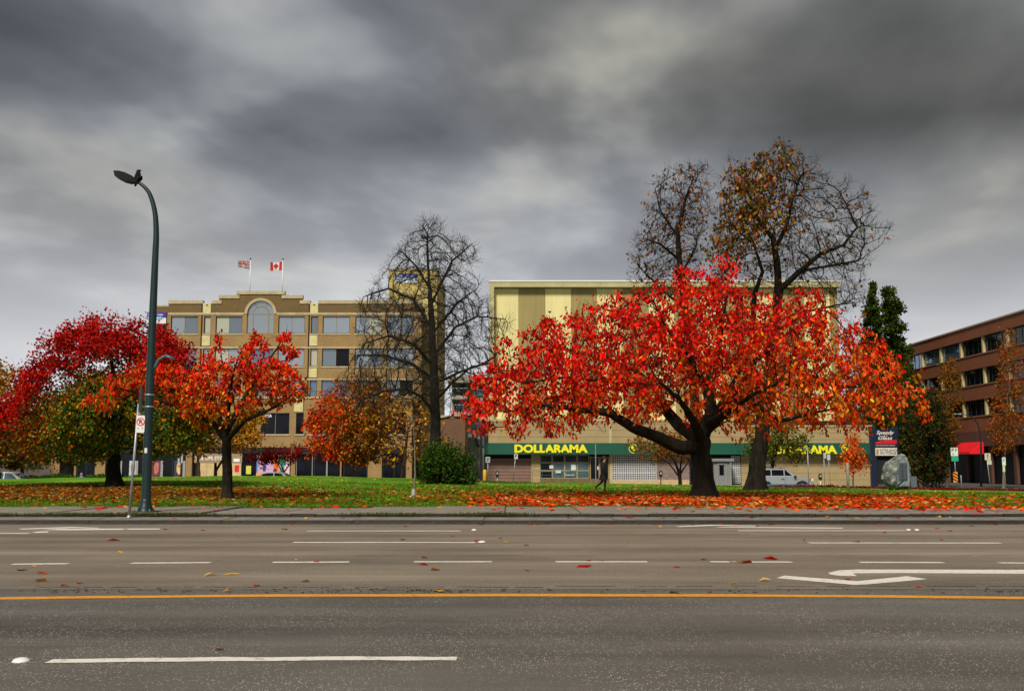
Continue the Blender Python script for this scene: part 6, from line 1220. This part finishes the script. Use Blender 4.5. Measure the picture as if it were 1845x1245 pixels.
# ---------------- cars
RUB = mat('tyre_rubber', (.012, .012, .012), .8); RIM = mat('rim_alloy', (.55, .56, .57), .3, metal=.8); TRIM = mat('car_trim', (.012, .012, .014), .6)
def car(label, xf, Y, zg, prof_low, prof_cab, paint, wheels, wr, W_=1.8, glassm=GLASSD, wins=(), name='parked_car', lights=(), extra=None, s=1):
    """profile points are (distance back from the front bumper, height); the nose points to +X when s = 1"""
    t = thing(name, (xf - s * 2.2, Y, zg), label, 'car'); X_ = lambda d: xf - s * d
    def shell(poly, w0, w1, z0, z1, nm, m_):
        k = len(poly); m = MB()
        for sg in (-1, 1):
            for inset, sh in ((.0, 0), (.10, .06)):
                pass
        hw = lambda z: (w0 + (w1 - w0) * max(0, min(1, (z - z0) / (z1 - z0)))) / 2
        cx_ = sum(p[0] for p in poly) / k; cz_ = sum(p[1] for p in poly) / k
        rings = []
        for yy, sh in ((-1, .045), (-.94, .0), (.94, .0), (1, .045)):
            rg = []
            for d, z in poly:
                dd, zz = d + (cx_ - d) / max(abs(cx_ - d), .01) * sh, z + (cz_ - z) / max(abs(cz_ - z), .01) * sh * .6; rg.append(len(m.v)); m.v.append((X_(dd), Y + yy * hw(z), zg + zz))
            rings.append(rg)
        for a, b_ in zip(rings, rings[1:]):
            for i in range(k): j = (i + 1) % k; m.f.append((a[i], a[j], b_[j], b_[i]))
        for rg in (rings[0], rings[-1]):
            for tr in tessellate_polygon([[Vector((p[0], p[1], 0)) for p in poly]]): m.f.append(tuple(rg[i] for i in tr))
        return m.build(nm, m_, t)
    lowp = list(prof_low)
    body = shell(lowp, W_, W_ * .97, .3, 1.0, 'body', paint); cab = shell(prof_cab, W_ * .95, W_ * .74, .95, 1.65, 'cabin', paint)
    for poly in wins:
        for sg in (-1, 1):
            hw = lambda z: (W_ * .95 + (W_ * .74 - W_ * .95) * max(0, min(1, (z - .95) / .7))) / 2 * 1.004 + .002
            k = len(poly); m = MB(); m.v = [(X_(d), Y + sg * hw(z), zg + z) for d, z in poly] + [(X_(d), Y + sg * (hw(z) - .03), zg + z) for d, z in poly]
            for tr in tessellate_polygon([[Vector((p[0], p[1], 0)) for p in poly]]): m.f += [tr, tuple(i + k for i in tr)[::-1]]
            for i in range(k): j = (i + 1) % k; m.f.append((i, j, j + k, i + k))
            m.build('side_window', glassm, cab)
    # windscreen and rear glass
    (d0, z0), (d1, z1) = prof_cab[0], prof_cab[1]
    def screen(nm, a, b_, off):
        m = MB(); ya, yb = W_ * .44, W_ * .36; p0 = Vector((a[0] + (b_[0] - a[0]) * .12, a[1] + (b_[1] - a[1]) * .12)); p1 = Vector((a[0] + (b_[0] - a[0]) * .9, a[1] + (b_[1] - a[1]) * .9)); n_ = Vector((-(b_[1] - a[1]), b_[0] - a[0])).normalized() * off
        m.v = [(X_(p0.x + n_.x), Y - ya, zg + p0.y + n_.y), (X_(p0.x + n_.x), Y + ya, zg + p0.y + n_.y), (X_(p1.x + n_.x), Y + yb, zg + p1.y + n_.y), (X_(p1.x + n_.x), Y - yb, zg + p1.y + n_.y)]; m.f = [(0, 1, 2, 3)]; return m.build(nm, glassm, cab)
    screen('windscreen', prof_cab[0], prof_cab[1], .012)
    for d in wheels:
        for sg in (-1, 1):
            yo = Y + sg * (W_ / 2 - .10); m = MB()
            def ring(r, dy): return [(X_(d) + r * math.cos(2 * math.pi * i / 20), yo + sg * dy, zg + wr + r * math.sin(2 * math.pi * i / 20)) for i in range(20)]
            for r, dy in ((wr * .62, -.1), (wr * .97, -.1), (wr, -.07), (wr, .07), (wr * .97, .1), (wr * .64, .105), (wr * .62, .07)): m.v += ring(r, dy)
            for i in range(6):
                for j in range(20): m.f.append((i * 20 + j, i * 20 + (j + 1) % 20, i * 20 + 20 + (j + 1) % 20, i * 20 + 20 + j))
            w = m.build('wheel', RUB, t, True); m = MB(); n5 = 5
            for k in range(n5):
                an = 2 * math.pi * k / n5 + .3; pr = [(.06, -.35), (.06, .35), (.60, .16), (.60, -.16)]
                m.prism([(X_(d) + wr * r * math.cos(an + o_), zg + wr + wr * r * math.sin(an + o_)) for r, o_ in pr], yo + sg * .05, yo + sg * .085)
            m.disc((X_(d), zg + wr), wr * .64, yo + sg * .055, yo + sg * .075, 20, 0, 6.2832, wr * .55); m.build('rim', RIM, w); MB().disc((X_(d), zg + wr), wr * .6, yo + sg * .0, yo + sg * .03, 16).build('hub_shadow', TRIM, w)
            ar_ = MB(); ar_.disc((X_(d), zg + wr), wr * 1.22, Y + sg * (W_ / 2 - .22), Y + sg * (W_ / 2 + .006), 16, -.12, math.pi + .12, wr * 1.04); ar_.build('wheel_arch', TRIM, body)
    for nm, d0, d1, z0, z1, m_ in lights:
        for sg in (-1, 1): MB().box(min(X_(d0), X_(d1)), max(X_(d0), X_(d1)), Y + sg * W_ / 2 - (.3 if sg > 0 else .012), Y + sg * W_ / 2 + (.3 if sg < 0 else .012), zg + z0, zg + z1).build(nm, m_, body, bevel=.02)
    if extra: extra(t, body, cab, X_, Y, zg, W_)
    return t
SIL = mat('paint_silver', (.36, .38, .43), .28, metal=.35); SILB = mat('paint_bluegrey', (.12, .16, .28), .35, metal=.4); AMB = mat('lamp_amber', (.8, .20, .06), .3); HLM = mat('lamp_clear', (.7, .72, .74), .15)
def suv_extra(t, body, cab, X_, Y, zg, W_):
    for sg in (-1, 1):
        y0_, y1_ = sorted((Y + sg * W_ / 2, Y + sg * (W_ / 2 + .018)))
        MB().box(X_(4.35), X_(.3), y0_ - .004, y1_, zg + .36, zg + .50).build('lower_cladding', SILB, body)
        MB().box(X_(3.2), X_(1.3), y0_ - .004, y1_ + .06, zg + .28, zg + .345).build('running_board', ALU, body)
        MB().box(X_(2.15), X_(2.14), y0_ - .004, y0_ + .008 if sg > 0 else y1_, zg + .5, zg + 1.0).build('door_gap', TRIM, body)
        MB().box(X_(2.42), X_(2.22), y0_ - .004, y1_ + .012, zg + .86, zg + .9).build('door_handle', TRIM, body)
        m = MB().box(X_(1.48), X_(1.3), Y + sg * (W_ / 2 + .1) - .09, Y + sg * (W_ / 2 + .1) + .09, zg + .98, zg + 1.14); m.build('mirror', TRIM, body, bevel=.03)
        MB().tube([(X_(3.9), Y + sg * .58, zg + 1.66), (X_(3.7), Y + sg * .58, zg + 1.72), (X_(2.2), Y + sg * .58, zg + 1.72), (X_(2.0), Y + sg * .58, zg + 1.66)], .02, 6).build('roof_rail', TRIM, cab, True)
    MB().box(X_(3.55), X_(3.0), Y - .5, Y + .1, zg + 1.70, zg + 1.82).build('roof_carrier', mat('carrier_blue', (.05, .12, .17), .5), cab, bevel=.03); MB().box(X_(.0) - .02, X_(-.03), Y - .75, Y + .75, zg + .38, zg + .62).build('front_bumper', SILB, body, bevel=.03); MB().box(X_(.06), X_(-.01), Y - .45, Y + .45, zg + .68, zg + .84).build('grille', TRIM, body)
suv_low = [(.0, .34), (.0, .62), (.03, .78), (.12, .9), (.5, .985), (1.15, 1.04), (1.3, 1.06), (4.2, 1.06), (4.38, 1.0), (4.44, .7), (4.44, .36), (4.25, .3), (4.12, .3), (4.08, .55), (3.9, .72), (3.65, .78), (3.4, .72), (3.22, .55), (3.18, .3), (1.28, .3), (1.24, .55), (1.08, .72), (.82, .78), (.56, .72), (.4, .55), (.36, .3), (.1, .28)]
suv_cab = [(1.12, 1.03), (1.95, 1.62), (2.2, 1.67), (3.9, 1.66), (4.12, 1.58), (4.36, 1.03)]
car('silver compact sport utility car parked beyond the lawn by tan siding', PX(1459.5, 860, 81.), 81., -.43, suv_low, suv_cab, SIL, (.82, 3.65), .345, 1.8, GLASSD, [[(1.52, 1.07), (2.02, 1.55), (2.12, 1.56), (2.12, 1.07)], [(2.2, 1.07), (2.2, 1.56), (3.1, 1.56), (3.1, 1.07)], [(3.18, 1.07), (3.18, 1.56), (3.82, 1.54), (4.05, 1.07)]], lights=[('headlamp', -.01, .28, .72, .9, HLM), ('turn_signal', .16, .42, .74, .9, AMB), ('tail_lamp', 4.3, 4.46, .75, 1.0, LR)], extra=suv_extra)
sed_low = [(.0, .3), (.0, .55), (.06, .68), (.3, .76), (1.2, .86), (4.0, .90), (4.5, .86), (4.58, .6), (4.56, .3), (4.2, .24), (4.12, .24), (4.06, .5), (3.85, .66), (3.65, .68), (3.45, .66), (3.24, .5), (3.2, .24), (1.22, .24), (1.18, .5), (1.0, .66), (.8, .68), (.6, .66), (.4, .5), (.36, .24), (.1, .22)]
sed_cab = [(1.15, .85), (1.95, 1.36), (2.3, 1.42), (3.1, 1.4), (3.4, 1.34), (4.1, .88)]
sw = [[(1.55, .9), (2.02, 1.31), (2.35, 1.35), (2.5, 1.35), (2.5, .9)], [(2.58, .9), (2.58, 1.35), (3.05, 1.34), (3.35, 1.27), (3.75, .91)]]
car('white sedan parked beyond the lawn beside the amber tree', PX(78, 850, 79.), 79., -.43, sed_low, sed_cab, mat('paint_white', (.6, .62, .66), .3), (.8, 3.65), .31, 1.76, GLASSB, sw, lights=[('headlamp', -.01, .2, .55, .68, HLM), ('tail_lamp', 4.4, 4.59, .6, .8, LR)])
car('pale silver sedan whose roof just shows behind the lawn crest', PX(560, 850, 78.), 78., -.43, sed_low, sed_cab, mat('paint_grey', (.22, .23, .25), .35), (.8, 3.65), .31, 1.76, GLASSD, sw, lights=[('headlamp', -.01, .2, .55, .68, HLM), ('tail_lamp', 4.4, 4.59, .6, .8, LR)])

# ---------------- people
SKIN = mat('skin', (.45, .24, .16), .6); CLOTH = mat('cloth_navy', (.008, .008, .014), .85); JEAN = mat('cloth_trouser', (.022, .010, .010), .9); SHOE = mat('shoe_black', (.006, .006, .006), .6); HAIR = mat('hair_dark', (.03, .012, .006), .8)
YPp = 50.; xp = PX(1088, 886, YPp); zp_ = H(xp, YPp); k_ = 1.62 / 1.75
pr_ = thing('person', (xp, YPp, zp_), 'person in dark knee-length coat and cap striding across the grass', 'person')
def Q(x, y, z): return (xp + x * k_, YPp + y * k_, zp_ + z * k_)
pts_ = [(Q(0, 0, .94), (.15, .12)), (Q(.0, 0, 1.12), (.13, .11)), (Q(.02, 0, 1.32), (.16, .12)), (Q(.02, 0, 1.44), (.13, .09)), (Q(.03, 0, 1.52), .055), (Q(.04, 0, 1.58), (.07, .06)), (Q(.045, 0, 1.66), (.085, .075)), (Q(.04, 0, 1.735), (.06, .055)),
        (Q(.02, -.09, .86), .095), (Q(.07, -.09, .5), .065), (Q(.05, -.09, .30), .058), (Q(.03, -.09, .09), .042), (Q(.15, -.095, .035), .035),
        (Q(-.04, .09, .86), .095), (Q(-.07, .09, .50), .065), (Q(-.24, .09, .36), .055), (Q(-.40, .09, .24), .04), (Q(-.37, .09, .12), .034),
        (Q(.02, -.2, 1.40), .065), (Q(-.07, -.24, 1.14), .055), (Q(.05, -.235, .95), .045), (Q(.10, -.21, .90), .038), (Q(.02, .2, 1.40), .065), (Q(-.04, .24, 1.14), .055), (Q(.08, .235, .95), .045), (Q(.13, .21, .90), .038), (Q(.125, 0, 1.635), .014)]
eds = [(0, 1), (1, 2), (2, 3), (3, 4), (4, 5), (5, 6), (6, 7), (0, 8), (8, 9), (9, 10), (10, 11), (11, 12), (0, 13), (13, 14), (14, 15), (15, 16), (16, 17), (3, 18), (18, 19), (19, 20), (20, 21), (3, 22), (22, 23), (23, 24), (24, 25), (6, 26)]
def pm(c):
    z = (c.z - zp_) / k_; x = (c.x - xp) / k_
    return 0 if z > 1.50 else 1 if z > .86 or (z > .8) else 3 if (z < .1 or (x < -.34 and z < .3)) else 2
skin_mesh('body', pts_, eds, 0, None, pr_, 2, ([SKIN, CLOTH, JEAN, SHOE], pm))
m = MB(); ringz = [(1.47, .10, .09), (1.42, .18, .19), (1.3, .19, .23), (1.1, .18, .24), (.9, .19, .25), (.7, .21, .25), (.58, .22, .25)]
for z, a, b_ in ringz:
    for j in range(18): an = 2 * math.pi * j / 18; f = 1 + .05 * math.sin(an * 5 + z * 9); m.v.append(Q(.015 - (.03 if z < .8 else 0) + a * math.cos(an) * f, b_ * math.sin(an) * f, z + (.03 * math.cos(an * 2) if z < .6 else 0)))
for i in range(len(ringz) - 1):
    for j in range(18): m.f.append((i * 18 + j, i * 18 + (j + 1) % 18, i * 18 + 18 + (j + 1) % 18, i * 18 + 18 + j))
m.build('coat', CLOTH, pr_, True)
for sg in (-1, 1):   # sleeves with the hands in the coat pockets
    MB().tube([Q(.02, sg * .2, 1.42), Q(-.07, sg * .27, 1.14), Q(.06, sg * .265, .93), Q(.12, sg * .235, .88)], [.075 * k_, .066 * k_, .058 * k_, .052 * k_], 10).build('sleeve', CLOTH, pr_, True)
    MB().lathe(*Q(.118, sg * .03, 0)[:2], [(.002, Q(0, 0, 1.655)[2]), (.011, Q(0, 0, 1.663)[2]), (.011, Q(0, 0, 1.672)[2]), (.002, Q(0, 0, 1.68)[2])], 8).build('eye', LB, pr_, True)
    MB().lathe(*Q(.045, sg * .088, 0)[:2], [(.004, Q(0, 0, 1.62)[2]), (.02, Q(0, 0, 1.635)[2]), (.022, Q(0, 0, 1.665)[2]), (.004, Q(0, 0, 1.68)[2])], 8).build('ear', SKIN, pr_, True)
m = MB()
for z, a in ((1.62, .100), (1.70, .108), (1.745, .104), (1.785, .085), (1.81, .04), (1.815, .005)):
    for j in range(16): an = 2 * math.pi * j / 16; m.v.append(Q(.035 + a * math.cos(an) * (1 if math.cos(an) < 0 or z > 1.69 else .55), a * .92 * math.sin(an), z if not (z < 1.65 and math.cos(an) > .2) else 1.70))
for i in range(5):
    for j in range(16): m.f.append((i * 16 + j, i * 16 + (j + 1) % 16, i * 16 + 16 + (j + 1) % 16, i * 16 + 16 + j))
m.build('cap', HAIR, pr_, True); MB().prism([(Q(.12, 0, 0)[0], Q(0, 0, 1.715)[2]), (Q(.23, 0, 0)[0], Q(0, 0, 1.70)[2]), (Q(.23, 0, 0)[0], Q(0, 0, 1.712)[2]), (Q(.12, 0, 0)[0], Q(0, 0, 1.735)[2])], YPp - .075, YPp + .075).build('cap_peak', HAIR, pr_)
MB().box(*[Q(.122, 0, 0)[0], Q(.132, 0, 0)[0]], YPp - .022, YPp + .022, Q(0, 0, 1.594)[2], Q(0, 0, 1.602)[2]).build('mouth', mat('lip', (.28, .08, .06), .6), pr_)
# seated person behind the crest of the lawn
YQ = 74.; xq = PX(147, 858, YQ); zq = H(xq, YQ); BLU = mat('jacket_blue', (.012, .05, .55), .7); HG = mat('hair_grey', (.30, .22, .20), .8)
sp2 = thing('person', (xq, YQ, zq), 'person in bright blue jacket sitting behind the lawn crest with back turned', 'person')
dz = max(0., PZ(863, YQ) - zq - .52); 
def Q2(x, y, z): return (xq + x, YQ + y, zq + z)
hq = PZ(852.5, YQ) - zq; sh = hq - .30
skin_mesh('body', [(Q2(0, 0, .10), (.18, .15)), (Q2(0, 0, sh * .55), (.17, .13)), (Q2(0, -.02, sh), (.15, .1)), (Q2(0, -.02, sh + .1), .055), (Q2(0, -.01, sh + .2), (.085, .095)), (Q2(0, -.01, sh + .27), .07), (Q2(-.12, .3, .12), .09), (Q2(-.12, .55, .34), .07), (Q2(-.12, .75, .05), .05), (Q2(-.12, .87, .05), .04), (Q2(.12, .3, .12), .09), (Q2(.12, .55, .34), .07), (Q2(.12, .75, .05), .05), (Q2(.12, .87, .05), .04), (Q2(-.21, -.02, sh - .02), .07), (Q2(-.28, .06, sh * .55), .055), (Q2(-.18, .3, sh * .42), .045), (Q2(-.12, .42, sh * .44), .04), (Q2(.21, -.02, sh - .02), .07), (Q2(.28, .06, sh * .55), .055), (Q2(.18, .3, sh * .42), .045), (Q2(.12, .42, sh * .44), .04)],
          [(0, 1), (1, 2), (2, 3), (3, 4), (4, 5), (0, 6), (6, 7), (7, 8), (8, 9), (0, 10), (10, 11), (11, 12), (12, 13), (2, 14), (14, 15), (15, 16), (16, 17), (2, 18), (18, 19), (19, 20), (20, 21)], 0, None, sp2, 2, ([BLU, SKIN, JEAN], lambda c: 1 if c.z - zq > sh + .07 else (2 if (c.y - YQ > .2 and c.z - zq < sh * .38) else 0)))
m = MB(); hc = Q2(0, -.02, sh + .215)
for i in range(7):
    ph = -.2 + (math.pi / 2 + .2) * i / 6
    for j in range(14): an = 2 * math.pi * j / 14; m.v.append((hc[0] + .094 * math.cos(ph) * math.cos(an), hc[1] + .105 * math.cos(ph) * math.sin(an), hc[2] + .115 * math.sin(ph)))
for i in range(6):
    for j in range(14): m.f.append((i * 14 + j, i * 14 + (j + 1) % 14, i * 14 + 14 + (j + 1) % 14, i * 14 + 14 + j))
m.build('hair', HG, sp2, True)

# ---------------- far background
def block(label, px0, px1, top, Y, col, seed):
    t = thing('distant_building', (PX((px0 + px1) / 2, 830, Y), Y, -.5), label, 'building'); xa, xb = PX(px0, 830, Y), PX(px1, 830, Y); zt_ = PZ(top, Y); m_ = mat('far_wall_%d' % seed, col, .85, var=.2, vscale=.4)
    MB().box(xa, xb, Y, Y + 12, -.5, zt_).build('wall', m_, t); MB().box(xa - .2, xb + .2, Y - .2, Y + 12, zt_, zt_ + .3).build('roof', mat('far_roof', (.10, .09, .08), .9), t); z = 1.2
    while z + 1.6 < zt_:
        x_ = xa + .8
        while x_ + 1.5 < xb: window(t, x_, x_ + 1.5, z, z + 1.4, Y - .25, 2, FRAME, GLASSD, None, .1); x_ += 2.6
        z += 3.2
block('low dark brick shop building beyond the parked white sedan', -120, 92, 812, 125., (.09, .07, .06), 1)
block('plain grey building at the end of the side street', 1575, 1660, 790, 190., (.12, .12, .12), 2)
for k, (px, w, top, Y) in enumerate(((1590, 46, 700, 112.), (1628, 44, 690, 118.), (1548, 34, 660, 115.))):
    street_tree(('dark green leafy tree behind the navy pylon sign', 'dark green leafy tree behind the carved boulder', 'dark green leafy tree at the end wall of the striped store')[k], Y, (px, 878), [(px - w, 800), (px - w * .8, top + 40), (px - w * .2, top), (px + w * .4, top + 8), (px + w, top + 60), (px + w, 830), (px + w * .5, 862), (px - w * .6, 860)], 3., mixc_([GRN_ * .5, OLI * .5, GRN_ * .8, BRNL * .6], [4, 3, 3, 1]), 5200, .3, seed=71 + k, rroot=.2, natt=900)
for k, (px, top) in enumerate(((-30, 770), (40, 782))):
    street_tree(('shaded olive tree over the low dark shop building', 'shaded rust and green tree behind the white sedan')[k], 100. + 4 * k, (px, 872), [(px - 50, 830), (px - 40, top + 14), (px, top), (px + 40, top + 12), (px + 52, 826), (px + 20, 845), (px - 30, 845)], 3., mixc_([GRN_ * .5, OLI * .6, BRNL * .7], [4, 3, 2]), 2600, .3, seed=81 + k, rroot=.2)
